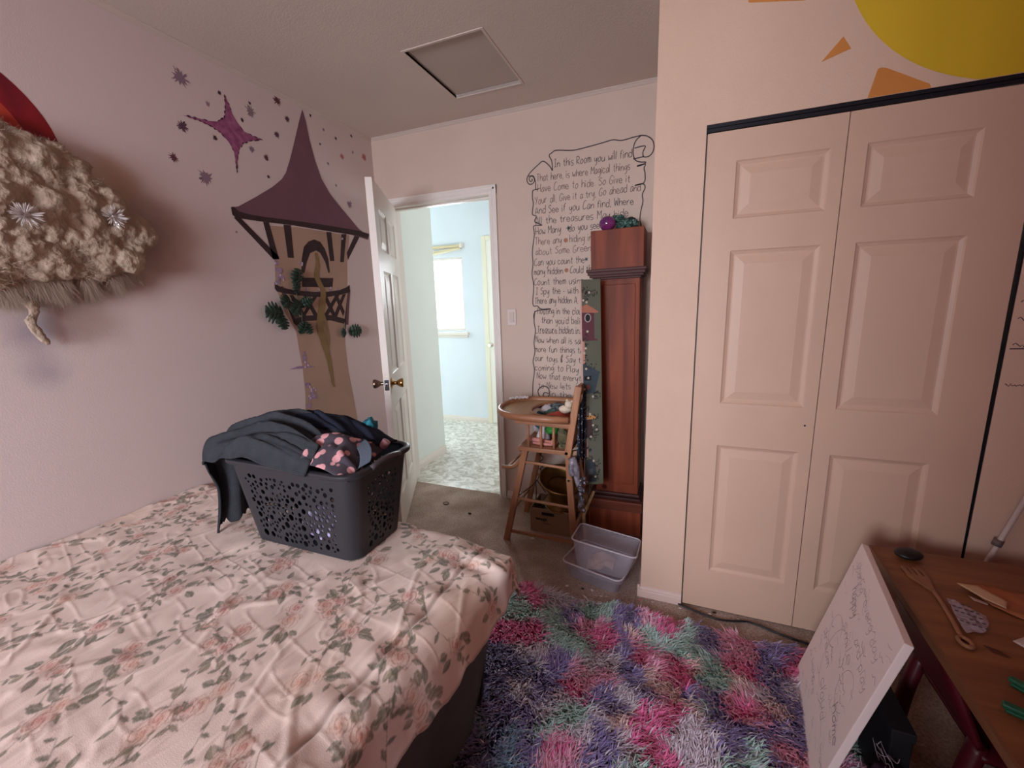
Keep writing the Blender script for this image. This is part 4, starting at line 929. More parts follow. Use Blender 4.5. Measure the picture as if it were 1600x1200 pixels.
# ------------------------------------------------------------------ shag rug
def make_rug():
    cols = {'M': srgb(232, 98, 158), 'P': srgb(236, 160, 190), 'W': srgb(212, 196, 208), 'C': srgb(236, 200, 196), 'G': srgb(172, 204, 194), 'U': srgb(130, 110, 168), 'D': srgb(100, 94, 142), 'T': srgb(116, 146, 172)}
    x0, x1, y0, y1 = 1.30, 2.57, -2.35, -0.845
    rs = np.random.RandomState(3)
    seeds = [(s[1], s[2], cols[s[0]][:3]) for s in RUG_SEEDS]
    keys = list(cols)
    for k in range(90):                       # parts of the rug the photo does not show
        px, py = rs.uniform(x0, x1), rs.uniform(y0, y1)
        if min((px - s[0]) ** 2 + (py - s[1]) ** 2 for s in seeds) > 0.10 ** 2: seeds.append((px, py, cols[keys[rs.randint(6)]][:3]))
    SX = np.array([s[0] for s in seeds]); SY = np.array([s[1] for s in seeds]); SC = np.array([s[2] for s in seeds])
    N = 62000
    rx = rs.uniform(x0, x1, N); ry = rs.uniform(y0, y1, N)
    keep = (ry < y1 - 0.012 * np.sin(rx * 9)) & ~((ry < -1.34) & (rx < 1.405)); rx, ry = rx[keep], ry[keep]; N = len(rx)
    jx = rx + rs.normal(0, 0.010, N); jy = ry + rs.normal(0, 0.010, N)
    d = (jx[:, None] - SX) ** 2 + (jy[:, None] - SY) ** 2
    near = d.argmin(1); c = SC[near]
    c = c * rs.uniform(0.85, 1.15, (N, 1)) + rs.uniform(-0.015, 0.015, (N, 3)); c = np.clip(c, 0.004, 0.9)
    lo = rs.rand(N) < 0.07; c[lo] = np.array(srgb(228, 216, 224)[:3]) * rs.uniform(.7, 1, (lo.sum(), 1))
    ang = 2.4 * vnoise(rx * 5, ry * 5, 21) + 1.6 * vnoise(rx * 17, ry * 17, 22) + rs.normal(0, 0.6, N) - 0.9
    L_ = rs.uniform(0.030, 0.058, N); lean = rs.uniform(0.35, 1.0, N)
    dx, dy = np.cos(ang), np.sin(ang)
    w = rs.uniform(0.0016, 0.0032, N)
    verts = np.zeros((N, 5, 3), np.float32); z0 = 0.012
    for k, (f, ww) in enumerate(((0, 1.0), (0.5, 0.9))):
        hx = rx + dx * L_ * lean * (f ** 1.5); hy = ry + dy * L_ * lean * (f ** 1.5); hz = z0 + L_ * (f - 0.35 * lean * f * f) * 0.75
        verts[:, 2 * k, :] = np.stack([hx - dy * w * ww, hy + dx * w * ww, hz], -1); verts[:, 2 * k + 1, :] = np.stack([hx + dy * w * ww, hy - dx * w * ww, hz], -1)
    verts[:, 4, :] = np.stack([rx + dx * L_ * lean, ry + dy * L_ * lean, z0 + L_ * (1 - 0.45 * lean) * 0.75 + rs.uniform(-.006, .004, N)], -1)
    ix = (np.arange(N) * 5)[:, None]
    quad = (ix + np.array([0, 1, 3, 2])).astype(np.int32); tri = (ix + np.array([2, 3, 4])).astype(np.int32)
    me = bpy.data.meshes.new('pile'); me.vertices.add(N * 5); me.vertices.foreach_set('co', verts.reshape(-1))
    li = np.concatenate([quad.reshape(-1), tri.reshape(-1)]); me.loops.add(len(li)); me.loops.foreach_set('vertex_index', li)
    me.polygons.add(2 * N); me.polygons.foreach_set('loop_start', np.concatenate([np.arange(N) * 4, 4 * N + np.arange(N) * 3]).astype(np.int32))
    me.update(calc_edges=True)
    cc = np.repeat(c[:, None, :], 5, axis=1); white = np.array(srgb(232, 220, 228)[:3])       # yarn is paler towards its tip
    for k, f in ((2, .06), (3, .06), (4, .20)): cc[:, k] = cc[:, k] * (1 - f) + white * f
    set_print(me, cc.reshape(-1, 3))
    gx, gy = np.meshgrid(np.linspace(x0, x1, 130), np.linspace(y0, y1 - 0.01, 140), indexing='ij')
    gd = (gx[..., None] - SX) ** 2 + (gy[..., None] - SY) ** 2
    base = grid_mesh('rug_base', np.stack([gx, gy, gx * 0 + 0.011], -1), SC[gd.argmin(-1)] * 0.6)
    return base, me
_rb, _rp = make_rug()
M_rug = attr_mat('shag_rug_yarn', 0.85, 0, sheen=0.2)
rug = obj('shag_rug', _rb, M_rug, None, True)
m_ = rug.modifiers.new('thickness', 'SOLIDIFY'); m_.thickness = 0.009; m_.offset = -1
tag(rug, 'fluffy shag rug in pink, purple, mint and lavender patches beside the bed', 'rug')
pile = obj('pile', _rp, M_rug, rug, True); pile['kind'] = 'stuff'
# ------------------------------------------------------------------ laundry basket on the bed
M_basket = mat('charcoal_plastic', srgb(38, 38, 43), 0.45, var=0.04, vscale=6, spec=0.5)
def perforated_plate(w, h, holes, thick):
    """flat plate 0..w x 0..h with round holes, as (u, v, t) vertices and faces"""
    c = bpy.data.curves.new('plate', 'CURVE'); c.dimensions = '2D'; c.fill_mode = 'BOTH'; c.extrude = thick / 2
    def poly(pts):
        s = c.splines.new('POLY'); s.points.add(len(pts) - 1); s.use_cyclic_u = True
        for p, q in zip(s.points, pts): p.co = (q[0], q[1], 0, 1)
    nb = 8
    poly([(w * i / nb, 0) for i in range(nb)] + [(w, h * i / 4) for i in range(4)] + [(w - w * i / nb, h) for i in range(nb)] + [(0, h - h * i / 4) for i in range(4)])
    for (x_, y_, r_) in holes: poly([(x_ + r_ * 0.92 * math.cos(2 * PI * k / 14), y_ + r_ * math.sin(2 * PI * k / 14)) for k in range(14)])
    o = bpy.data.objects.new('plate', c); COL.objects.link(o)
    dg = bpy.context.evaluated_depsgraph_get(); me = bpy.data.meshes.new_from_object(o.evaluated_get(dg))
    vs = [tuple(v.co) for v in me.vertices]; fs = [tuple(p.vertices) for p in me.polygons]
    bpy.data.objects.remove(o); bpy.data.curves.remove(c); bpy.data.meshes.remove(me)
    return vs, fs
def hole_field(w, h, seed):
    r_ = random.Random(seed); out = []
    for tries in range(6000):
        y_ = r_.uniform(0.022, h - 0.042); f = 1 - y_ / h
        rad = r_.uniform(0.0042, 0.0070 + 0.0080 * f); x_ = r_.uniform(0.018 + rad, w - 0.018 - rad)
        if y_ - rad < 0.014: continue
        if y_ > h * 0.62 and r_.random() < 0.75: continue
        if all((x_ - a) ** 2 + (y_ - b) ** 2 > (rad + c + 0.0030) ** 2 for a, b, c in out): out.append((x_, y_, rad))
        if len(out) > 185: break
    return out
basket = thing('laundry_basket', 'charcoal plastic laundry basket with round holes, full of clothes, on the bed', 'laundry basket', (0.862, -1.505, 0.578))
BX, BY, TX, TY, BH = 0.222, 0.118, 0.262, 0.146, 0.288   # half sizes at the bottom and under the rim, height
RC = 0.045
bw = MB()
def wall_pt(axis, s, f, depth):
    """axis 0: -y side, 1: +x, 2: +y, 3: -x; s in -1..1 along the side, f up, depth inward"""
    hx_, hy_ = BX + (TX - BX) * f, BY + (TY - BY) * f
    if axis == 0: return Vector((s * (hx_ - RC), -hy_ + depth, f * BH))
    if axis == 1: return Vector((hx_ - depth, s * (hy_ - RC), f * BH))
    if axis == 2: return Vector((-s * (hx_ - RC), hy_ - depth, f * BH))
    return Vector((-hx_ + depth, -s * (hy_ - RC), f * BH))
for ax in range(4):
    W_ = 2 * ((BX + TX) / 2 - RC) if ax % 2 == 0 else 2 * ((BY + TY) / 2 - RC)
    vs, fs = perforated_plate(W_, BH, hole_field(W_, BH, 20 + ax), 0.003)
    nv_ = [bw.bm.verts.new(wall_pt(ax, v[0] / W_ * 2 - 1, v[1] / BH, 0.0015 + v[2])) for v in vs]
    for f in fs:
        try: bw.bm.faces.new([nv_[i] for i in f])
        except ValueError: pass
for cx_, cy_, a0 in ((1, -1, -90), (1, 1, 0), (-1, 1, 90), (-1, -1, 180)):      # rounded corners
    for inner in (0.0, 0.003):
        rows = []
        for f in (0, 0.5, 1):
            hx_, hy_ = BX + (TX - BX) * f, BY + (TY - BY) * f
            rows.append([bw.bm.verts.new((cx_ * (hx_ - RC) + (RC - inner) * math.cos(R(a0 + 90 * k / 8)), cy_ * (hy_ - RC) + (RC - inner) * math.sin(R(a0 + 90 * k / 8)), f * BH)) for k in range(9)])
        for i in range(2):
            for k in range(8): bw.bm.faces.new((rows[i][k], rows[i][k + 1], rows[i + 1][k + 1], rows[i + 1][k]))
def rr_outline(hx_, hy_, rc, n=8):
    o_ = []
    for cx_, cy_, a0 in ((1, -1, -90), (1, 1, 0), (-1, 1, 90), (-1, -1, 180)):
        for k in range(n + 1): o_.append((cx_ * (hx_ - rc) + rc * math.cos(R(a0 + 90 * k / n)), cy_ * (hy_ - rc) + rc * math.sin(R(a0 + 90 * k / n))))
    return o_
bw.prism(rr_outline(BX, BY, RC), 0.003, lambda u, v, w: (u, v, w))
bw.build('basket_body', M_basket, basket, 40)
rim = MB()
secs = [(0.0, -0.002), (0.014, -0.004), (0.017, 0.0), (0.016, 0.010), (0.010, 0.014), (0.0, 0.013), (-0.004, 0.010)]
rings = [[rim.bm.verts.new((p[0], p[1], BH + dz)) for p in rr_outline(TX + do, TY + do, RC + do)] for do, dz in secs]
for i in range(len(rings)):
    a, b_ = rings[i], rings[(i + 1) % len(rings)]
    for k in range(len(a)): rim.bm.faces.new((a[k], a[(k + 1) % len(a)], b_[(k + 1) % len(a)], b_[k]))
rim_o = rim.build('rim', M_basket, basket, 50)
for s in (1, -1):
    hb = MB()
    hb.tube([(s * (TX + 0.010), y_, BH + 0.006 + 0.010 * math.cos(y_ / 0.07 * PI / 2)) for y_ in np.linspace(-0.07, 0.07, 9)], 0.010, 10, flat=0.8)
    hb.build('handle', mat('handle_plastic', srgb(78, 70, 76), 0.35), rim_o, True)

# ------------------------------------------------------------------ clothes in the basket
def lump_sheet(name, x0, x1, y0, y1, zf, nu=120, nv=90, thick=0.006):
    U, V = np.meshgrid(np.linspace(0, 1, nu), np.linspace(0, 1, nv), indexing='ij')
    X, Y, Z = zf(U, V)
    return grid_mesh(name, np.stack([X, Y, Z], -1))
M_towel = mat('charcoal_terry', srgb(60, 61, 65), 1.0, var=0.2, vscale=30, bump=0.5, bscale=420, spec=0.05)
M_navy = mat('dark_navy_jersey', srgb(40, 43, 56), 0.95, var=0.2, vscale=14, bump=0.2, bscale=400, spec=0.08)
def towel(U, V):
    # from the +x end of the basket over the mound, across the -x rim and hanging down outside
    s = U * 0.86                               # metres along
    X = 0.985 - s * 0.93; hang = np.clip(s - 0.455, 0, None); r = 0.06
    a = np.clip(hang / r, 0, 1.45)
    X = np.where(hang > 0, 0.56 - r * np.sin(a) - np.clip(hang - 1.45 * r, 0, None) * 0.10, X)
    down = np.where(hang > 0, r * (1 - np.cos(a)) + np.clip(hang - 1.45 * r, 0, None) * 0.80, 0)
    Y = -1.676 + V * 0.31 + 0.012 * vnoise(U * 6, V * 2, 41) - 0.10 * (V - 0.5) * smooth01((hang) / 0.2)
    mound = 0.078 * np.sin(np.clip((1.03 - X) / 0.55, 0, 1) * PI) ** 0.8 * np.sin(np.clip(V * 0.93 + 0.005, 0, 1) * PI) ** 0.55
    Z = 0.866 + 0.034 * smooth01(V / 0.10) + mound - down
    f = V * 5.2 + 0.8 * vnoise(U * 3, V * 2, 42) + 1.3 * U
    Z = Z + 0.024 * smooth01((ridged(f, U * 1.5, 43) - 0.2) / 0.8) + 0.010 * smooth01((ridged(f * 2.3 + U, U * 2, 46) - 0.4) / 0.6) * smooth01(U / 0.08) * smooth01(V / 0.12) + 0.007 * vnoise(U * 12, V * 9, 44)
    X = X + 0.010 * vnoise(U * 5, V * 7, 45) * smooth01(hang / 0.1) - 0.02 * smooth01(hang / 0.1) * np.sin(V * 14)
    return X, Y, Z
tw = obj('grey_towel', lump_sheet('grey_towel', 0, 0, 0, 0, towel, 150, 110), M_towel, None, True)
m_ = tw.modifiers.new('thickness', 'SOLIDIFY'); m_.thickness = 0.007; m_.offset = 1
tag(tw, 'charcoal towel heaped over the laundry and hanging over the basket\'s left end', 'towel')
def shirt(U, V):
    X = 0.66 + U * 0.42; Y = -1.52 + V * 0.15
    Z = 0.890 + 0.098 * np.sin(np.clip(U * 0.86 + 0.14, 0, 1) * PI) ** 0.7 * np.sin(np.clip(V * 0.8 + 0.22, 0, 1) * PI) ** 0.6
    Z = Z + 0.012 * smooth01((ridged(V * 4 + U * 2.5, U * 2, 51) - 0.3) / 0.7) + 0.006 * vnoise(U * 9, V * 7, 52)
    return X, Y, Z
sh = obj('navy_shirt', lump_sheet('navy_shirt', 0, 0, 0, 0, shirt, 90, 60), M_navy, None, True)
m_ = sh.modifiers.new('thickness', 'SOLIDIFY'); m_.thickness = 0.005; m_.offset = 1
tag(sh, 'dark navy garment bunched at the back top of the laundry pile', 'clothing')
def spots_mat():
    m, nt, b = new_mat('pink_spotted_cloth')
    tc = nt.nodes.new('ShaderNodeTexCoord'); v = nt.nodes.new('ShaderNodeTexVoronoi'); v.inputs['Scale'].default_value = 34
    nt.links.new(tc.outputs['Object'], v.inputs['Vector']); r = nt.nodes.new('ShaderNodeValToRGB')
    r.color_ramp.elements[0].position = 0.40; r.color_ramp.elements[0].color = srgb(196, 138, 140)
    r.color_ramp.elements[1].position = 0.46; r.color_ramp.elements[1].color = srgb(62, 54, 62)
    nt.links.new(v.outputs['Distance'], r.inputs[0]); nt.links.new(r.outputs[0], b.inputs['Base Color']); b.inputs['Roughness'].default_value = 0.9
    return m
M_spots = spots_mat()
def pj(U, V):
    X = 0.900 + U * 0.210 - 0.02 * V; Y = -1.650 + V * 0.215 - 0.01 * U
    Z = 0.886 + 0.024 * V + 0.066 * np.sin(np.clip(U * 0.95 + 0.05, 0, 1) * PI) ** 0.6 * np.sin(np.clip(V + 0.05, 0, 1) * PI) ** 0.6 - 0.032 * U
    Z = Z + 0.012 * smooth01((ridged(V * 4 - U * 1.6, U * 2, 61) - 0.3) / 0.7) + 0.005 * vnoise(U * 8, V * 8, 62)
    return X, Y, Z
ps = obj('spotted_pyjama', lump_sheet('spotted_pyjama', 0, 0, 0, 0, pj, 70, 60), M_spots, None, True)
m_ = ps.modifiers.new('thickness', 'SOLIDIFY'); m_.thickness = 0.005; m_.offset = 1
tag(ps, 'dark cloth with pink spots on top of the laundry near the basket handle', 'clothing')
def waist(U, V):
    a = U * PI * 0.9; X = 1.05 + 0.060 * np.cos(a) + 0.02 * V; Y = -1.60 + 0.11 * U; Z = 0.880 + 0.042 * np.sin(a) + 0.012 * V
    Y = Y + 0.03 * V
    return X, Y, Z
ws = obj('grey_waistband', lump_sheet('grey_waistband', 0, 0, 0, 0, waist, 40, 16), mat('grey_blue_cloth', srgb(84, 92, 104), 0.95, bump=0.3, bscale=400), None, True)
m_ = ws.modifiers.new('thickness', 'SOLIDIFY'); m_.thickness = 0.006; m_.offset = 1
tag(ws, 'grey-blue garment edge looping over the laundry beside the basket handle', 'clothing')
tb = MB().blob((1.000, -1.415, 0.925), 0.035, 3, 0.5, 2.2, 3, (0.7, 0.8, 1.35)).blob((1.02, -1.42, 0.90), 0.03, 3, 0.5, 2, 5)
tag(tb.build('teal_cloth', mat('teal_cloth', srgb(38, 112, 128), 0.85, bump=0.3), None, True), 'small teal cloth poking up behind the laundry at the basket\'s right end', 'clothing')
pk = MB().tube(curve_pts([(1.03, -1.44, 0.885), (1.06, -1.45, 0.90), (1.085, -1.455, 0.897), (1.10, -1.45, 0.915)], 4), 0.014, 10)
tag(pk.build('pink_sock', mat('dusty_pink_cloth', srgb(164, 118, 124), 0.9, bump=0.3), None, True), 'small dusty pink sock at the inner right corner of the basket', 'sock')
M_lilac_cloth = mat('lilac_patterned_cloth', srgb(208, 200, 226), 0.9, col2=srgb(150, 122, 168), vscale=38, bump=0.2)
pb = MB().blob((0.93, -1.535, 0.640), 0.085, 4, 0.35, 2.2, 7, (1.4, 0.85, 0.66))
tag(pb.build('lilac_clothes', M_lilac_cloth, None, True), 'crumpled lilac and white clothes seen through the basket holes', 'clothing')
db = MB().blob((0.84, -1.50, 0.79), 0.095, 4, 0.3, 2, 9, (1.9, 1.0, 0.75))
tag(db.build('dark_clothes', mat('dark_grey_knit', srgb(48, 44, 54), 1.0, bump=0.3), None, True), 'dark bunched clothes under the towel in the basket', 'clothing')

# ------------------------------------------------------------------ cotton cloud with crystal ornaments on the left wall
from mathutils import noise as mnoise
cloud_poly = [(-2.25, 1.90), (-1.95, 1.92), (-1.80, 1.915), (-1.73, 1.885), (-1.66, 1.88), (-1.585, 1.80), (-1.51, 1.71), (-1.455, 1.68), (-1.45, 1.62), (-1.49, 1.58), (-1.55, 1.52), (-1.64, 1.49), (-1.78, 1.475), (-2.25, 1.45)]
def in_poly(y, z, P):
    c = False; n = len(P)
    for i in range(n):
        (a, b), (c_, d) = P[i], P[(i + 1) % n]
        if (b > z) != (d > z) and y < (c_ - a) * (z - b) / (d - b) + a: c = not c
    return c
cl = thing('cotton_cloud', 'fluffy grey-beige cotton cloud fixed to the left wall', 'wall decoration', (0.0, -1.75, 1.7))
rr = random.Random(21); cb = MB(); puffs = []
tries = 0
while len(puffs) < 300 and tries < 9000:
    tries += 1
    y, z = rr.uniform(-2.25, -1.44), rr.uniform(1.44, 1.93); r_ = rr.uniform(0.024, 0.050)
    if not in_poly(y, z, cloud_poly): continue
    if any((y - a) ** 2 + (z - b) ** 2 < (0.36 * (r_ + c)) ** 2 for a, b, c in puffs): continue
    puffs.append((y, z, r_))
for i, (y, z, r_) in enumerate(puffs):
    edge = min(1.0, 0.25 + 3.0 * min(abs(z - 1.93), abs(z - 1.44), abs(y + 1.42)))
    cb.blob((0.012 + 0.055 * edge + rr.uniform(-.01, .022), y + 1.75, z - 1.7), r_, 3, 0.22, 2.6, i, (0.95, 1.1, 0.95))
cb.prism([(p[0] + 1.75, p[1] - 1.7) for p in cloud_poly[::-1]], 0.022, lambda u, v, w: (0.002 + w, u * 0.96, v * 0.90))
M_cot = mat('dusty_cotton', srgb(172, 152, 134), 1.0, col2=srgb(156, 136, 120), vscale=20, bump=0.5, bscale=90, spec=0.02)
cbo = cb.build('cotton_puffs', M_cot, cl, True)
def fuse(o, voxel, smooth_n, strength):
    m = o.modifiers.new('fuse', 'REMESH'); m.mode = 'VOXEL'; m.voxel_size = voxel; m.use_smooth_shade = True
    m = o.modifiers.new('soften', 'SMOOTH'); m.iterations = smooth_n; m.factor = 0.6
    for nm, sz, st in (('wool_lumps', 0.040, strength), ('wool_fluff', 0.009, strength * 0.35)):
        t = bpy.data.textures.get(nm) or bpy.data.textures.new(nm, 'CLOUDS'); t.noise_scale = sz; t.noise_depth = 3
        d = o.modifiers.new(nm, 'DISPLACE'); d.texture = t; d.texture_coords = 'LOCAL'; d.strength = st; d.mid_level = 0.5
fuse(cbo, 0.0050, 3, 0.016)
# loose fibres
rs = np.random.RandomState(6); n_f = 42000
src = np.array(puffs)[rs.randint(0, len(puffs), n_f)]
dirs = rs.normal(0, 1, (n_f, 3)); dirs[:, 0] = np.abs(dirs[:, 0]); dirs /= np.linalg.norm(dirs, axis=1)[:, None]
root = np.stack([0.045 + dirs[:, 0] * src[:, 2] * 0.95, src[:, 0] + 1.75 + dirs[:, 1] * src[:, 2] * 1.08, src[:, 1] - 1.7 + dirs[:, 2] * src[:, 2] * 0.9], -1)
tang = np.cross(dirs, rs.normal(0, 1, (n_f, 3))); tang /= np.linalg.norm(tang, axis=1)[:, None]
tip = root + (dirs * 0.55 + tang * 0.9) * rs.uniform(0.008, 0.026, (n_f, 1)); w_ = np.cross(tang, dirs) * 0.0006
V3 = np.stack([root - w_, root + w_, tip], 1).reshape(-1, 3)
vy = rs.uniform(-2.1, -1.44, 22000); vy = vy[vnoise(vy * 26, vy * 0 + 3, 77) + 0.5 * vnoise(vy * 70, vy * 0, 78) > 0.12]; n_v = len(vy); low = np.interp(vy, [-2.25, -1.78, -1.64, -1.55, -1.49, -1.45], [1.45, 1.475, 1.49, 1.52, 1.58, 1.66]); n_v = len(vy)
vr = np.stack([rs.uniform(0.006, 0.05, n_v), vy + 1.75, low - 1.7 + rs.uniform(-0.03, 0.05, n_v)], -1)
vt = vr + np.stack([rs.normal(-0.006, 0.010, n_v), rs.normal(0.012, 0.018, n_v), -rs.uniform(0.02, 0.06, n_v) - 0.05 * np.clip(vnoise(vy * 26, vy * 0 + 3, 77), 0, 1)], -1); vt[:, 0] = np.maximum(vt[:, 0], 0.002)
vw = np.stack([np.zeros(n_v), np.full(n_v, 0.0009), np.full(n_v, 0.0003)], -1)
V3 = np.concatenate([V3, np.stack([vr - vw, vr + vw, vt], 1).reshape(-1, 3)]); n_f += n_v
me = bpy.data.meshes.new('fuzz'); me.from_pydata(V3.tolist(), [], np.arange(n_f * 3).reshape(-1, 3).tolist())
fz = obj('fuzz', me, mat('cotton_fibre', srgb(176, 158, 142), 1.0, spec=0.02), cl); fz['kind'] = 'stuff'
def wisp(pts, r0, seed):
    b = MB(); c = curve_pts(pts, 5); n = len(c)
    for i, p in enumerate(c): b.blob((p.x, p.y + 1.75, p.z - 1.7), r0 * (1 - 0.55 * i / n) * (0.75 + 0.5 * random.Random(seed + i).random()), 2, 0.6, 2, seed + i, (0.7, 1, 1.25))
    fuse(b.build('hanging_wisp', M_cot, cl, True), 0.004, 3, 0.010)
wisp([(0.03, -1.86, 1.46), (0.03, -1.83, 1.42), (0.03, -1.80, 1.38), (0.028, -1.815, 1.33), (0.026, -1.80, 1.29), (0.024, -1.785, 1.265)], 0.018, 1)
wisp([(0.03, -1.52, 1.56), (0.025, -1.50, 1.51), (0.02, -1.485, 1.47), (0.018, -1.475, 1.455)], 0.012, 30)
wisp([(0.03, -1.70, 1.49), (0.02, -1.69, 1.45), (0.015, -1.675, 1.42)], 0.014, 50)
wisp([(0.03, -1.92, 1.46), (0.03, -1.93, 1.42), (0.025, -1.925, 1.39)], 0.016, 70)
def crystal_mat():
    m, nt, b = new_mat('clear_acrylic'); b.inputs['Base Color'].default_value = srgb(236, 226, 222); b.inputs['Roughness'].default_value = 0.08
    b.inputs['Transmission Weight'].default_value = 0.55; b.inputs['IOR'].default_value = 1.45; return m
M_cry = crystal_mat()
def starburst(loc, label):
    t = thing('starburst_ornament', label, 'ornament', loc, (0, 0, 0), 'clear starburst ornaments in the cloud')
    b = MB(); r_ = random.Random(int(loc[1] * 1000))
    for k in range(74):
        a = r_.uniform(0, 2 * PI); el = r_.uniform(-0.15, 1.0); d = Vector((max(0.05, math.sin(el)), math.cos(el) * math.cos(a), math.cos(el) * math.sin(a))).normalized()
        L_ = r_.uniform(0.026, 0.044)
        b.tube([d * 0.004, d * L_ * 0.8, d * L_], [0.0012, 0.0022, 0.0006], 5)
    b.build('spikes', M_cry, t)
    MB().blob((0.002, 0, 0), 0.010, 2, 0).build('hub', mat('silver_hub', srgb(200, 196, 196), 0.3, metal=0.7), t, True)
starburst((0.112, -1.575, 1.685), 'clear spiky starburst ornament at the cloud\'s right edge')
starburst((0.118, -1.80, 1.652), 'clear spiky starburst ornament nearer the left edge of the cloud')

# ------------------------------------------------------------------ artificial leaves pinned over the tower
M_leafg = mat('artificial_leaf', srgb(40, 58, 46), 0.45, var=0.35, vscale=40)
plant = wthing('artificial_vine', 'dark green artificial philodendron spray pinned over the tower balcony', 'artificial plant', (0, -0.8, 1.2))
def lobed_leaf(base, tip, seed, out=0.02):
    b = MB(); r_ = random.Random(seed); A = Vector((0.012, base[0], base[1])); T = Vector((0.012 + out, tip[0], tip[1])); d = T - A; L_ = d.length; t = d.normalized()
    n_ = Vector((1, 0, 0)); n_ = (n_ - t * n_.dot(t)).normalized(); s = n_.cross(t)
    lobes = 5; L1, L2 = [], []
    mid = [A + t * L_ * f + n_ * (0.012 * math.sin(f * PI)) for f in np.linspace(0, 1, 41)]
    for side in (1, -1):
        prev = None
        for i in range(41):
            f = i / 40; wv = L_ * 0.46 * math.sin(PI * min(1, f * 0.92 + 0.08)) ** 0.6 * (0.38 + 0.66 * abs(math.sin(f * lobes * PI + 0.3)) ** 0.7)
            if i == 40: wv = 0
            e = mid[i] + s * side * wv + t * wv * 0.25 - n_ * (0.010 * math.sin(f * PI) + wv * 0.10)
            cur = (b.bm.verts.new(mid[i]), b.bm.verts.new(e))
            if prev: b.bm.faces.new((prev[0], cur[0], cur[1], prev[1]))
            prev = cur
    o = b.build('leaf', M_leafg, plant, True)
    m = o.modifiers.new('thickness', 'SOLIDIFY'); m.thickness = 0.0012
for i, (a, b_) in enumerate(LEAVES):
    if i in (8, 9): continue
    k = 1.0; mid = (a[0] + (b_[0] - a[0]) * k, a[1] + (b_[1] - a[1]) * k); lobed_leaf(a, mid, i, 0.018 + 0.006 * (i % 3))
MB().tube([(0.010 + 0.004 * math.sin(i), p.x, p.y) for i, p in enumerate(curve_pts(VINE, 5))], 0.0025, 6).build('stem', mat('vine_stem', srgb(70, 74, 56), 0.6), plant, True)
plant2 = wthing('artificial_vine', 'small sprig of two dark green artificial leaves at the tower\'s right side', 'artificial plant', (0, -0.43, 1.2))
_p = plant; plant = plant2
for i in (8, 9): lobed_leaf(LEAVES[i][0], LEAVES[i][1], i, 0.02)
MB().tube([(0.008, -0.435, 1.19), (0.012, -0.43, 1.22), (0.010, -0.425, 1.25)], 0.002, 6).build('stem', mat('sprig_stem', srgb(120, 108, 90), 0.6), plant2, True)
# ------------------------------------------------------------------ wooden high chair in the alcove
M_hc = wood('high_chair_wood', srgb(176, 122, 88), srgb(136, 88, 62), 'Z', 1.0, 0.4)
M_hcx = wood('high_chair_wood_across', srgb(176, 122, 88), srgb(136, 88, 62), 'X', 1.0, 0.4)
M_tray = wood('tray_wood', srgb(176, 142, 100), srgb(148, 114, 78), 'Y', 0.7, 0.35)
hc = wthing('high_chair', 'old folding wooden high chair with a rounded tray, beside the clock case', 'high chair', (1.30, -0.32, 0))
YN, YF = -0.49, -0.15                          # near and far side frames
for y in (YN, YF):
    MB().bar((1.097, y, 0.0), (1.228, y, 0.568), 0.022, 0.034, 0.003, (1, 0, 0)).build('front_leg', M_hc, hc)
    MB().bar((1.500, y, 0.0), (1.470, y, 0.43), 0.022, 0.034, 0.003, (1, 0, 0)).bar((1.470, y + 0.004, 0.40), (1.462, y + 0.004, 0.58), 0.022, 0.030, 0.003, (1, 0, 0)).build('rear_leg', M_hc, hc)
    MB().bar((1.462, y - 0.003, 0.555), (1.520, y - 0.003, 0.925), 0.026, 0.036, 0.004, (1, 0, 0)).build('back_post', M_hc, hc)
    MB().bar((1.172, y, 0.722), (1.478, y, 0.712), 0.022, 0.028, 0.003).build('arm_rail', M_hcx, hc)
    for x_ in (1.246, 1.318, 1.388):
        MB().tube([(x_, y, 0.580), (x_ - 0.002, y, 0.64), (x_, y, 0.712)], [0.0065, 0.008, 0.0065], 10).build('spindle', M_hc, hc, True)
    MB().bar((1.138, y, 0.270), (1.484, y, 0.262), 0.012, 0.014, 0.003).build('side_stretcher', M_hcx, hc)
    MB().bar((1.205, y, 0.492), (1.466, y, 0.480), 0.012, 0.014, 0.003).build('side_stretcher', M_hcx, hc)
    MB().bar((1.120, y, 0.062), (1.500, y, 0.058), 0.014, 0.020, 0.004).build('side_stretcher', M_hcx, hc)
MB().box(1.188, 1.470, YN - 0.016, YF + 0.016, 0.556, 0.580, 0.005).build('seat', M_hcx, hc)
bs = MB()
bs.box(1.500, 1.520, YN, YF, 0.865, 0.918, 0.004).box(1.478, 1.494, YN, YF, 0.70, 0.735, 0.003)
for y in np.linspace(YN + 0.06, YF - 0.06, 4): bs.tube([(1.486, y, 0.72), (1.510, y, 0.88)], 0.006, 8)
bs.build('backrest', M_hc, hc)
for x_, z_ in ((1.118, 0.062), (1.503, 0.06)): MB().bar((x_, YN, z_ + 0.10), (x_, YF, z_ + 0.10), 0.016, 0.016, 0.004).build('cross_stretcher', M_tray, hc)
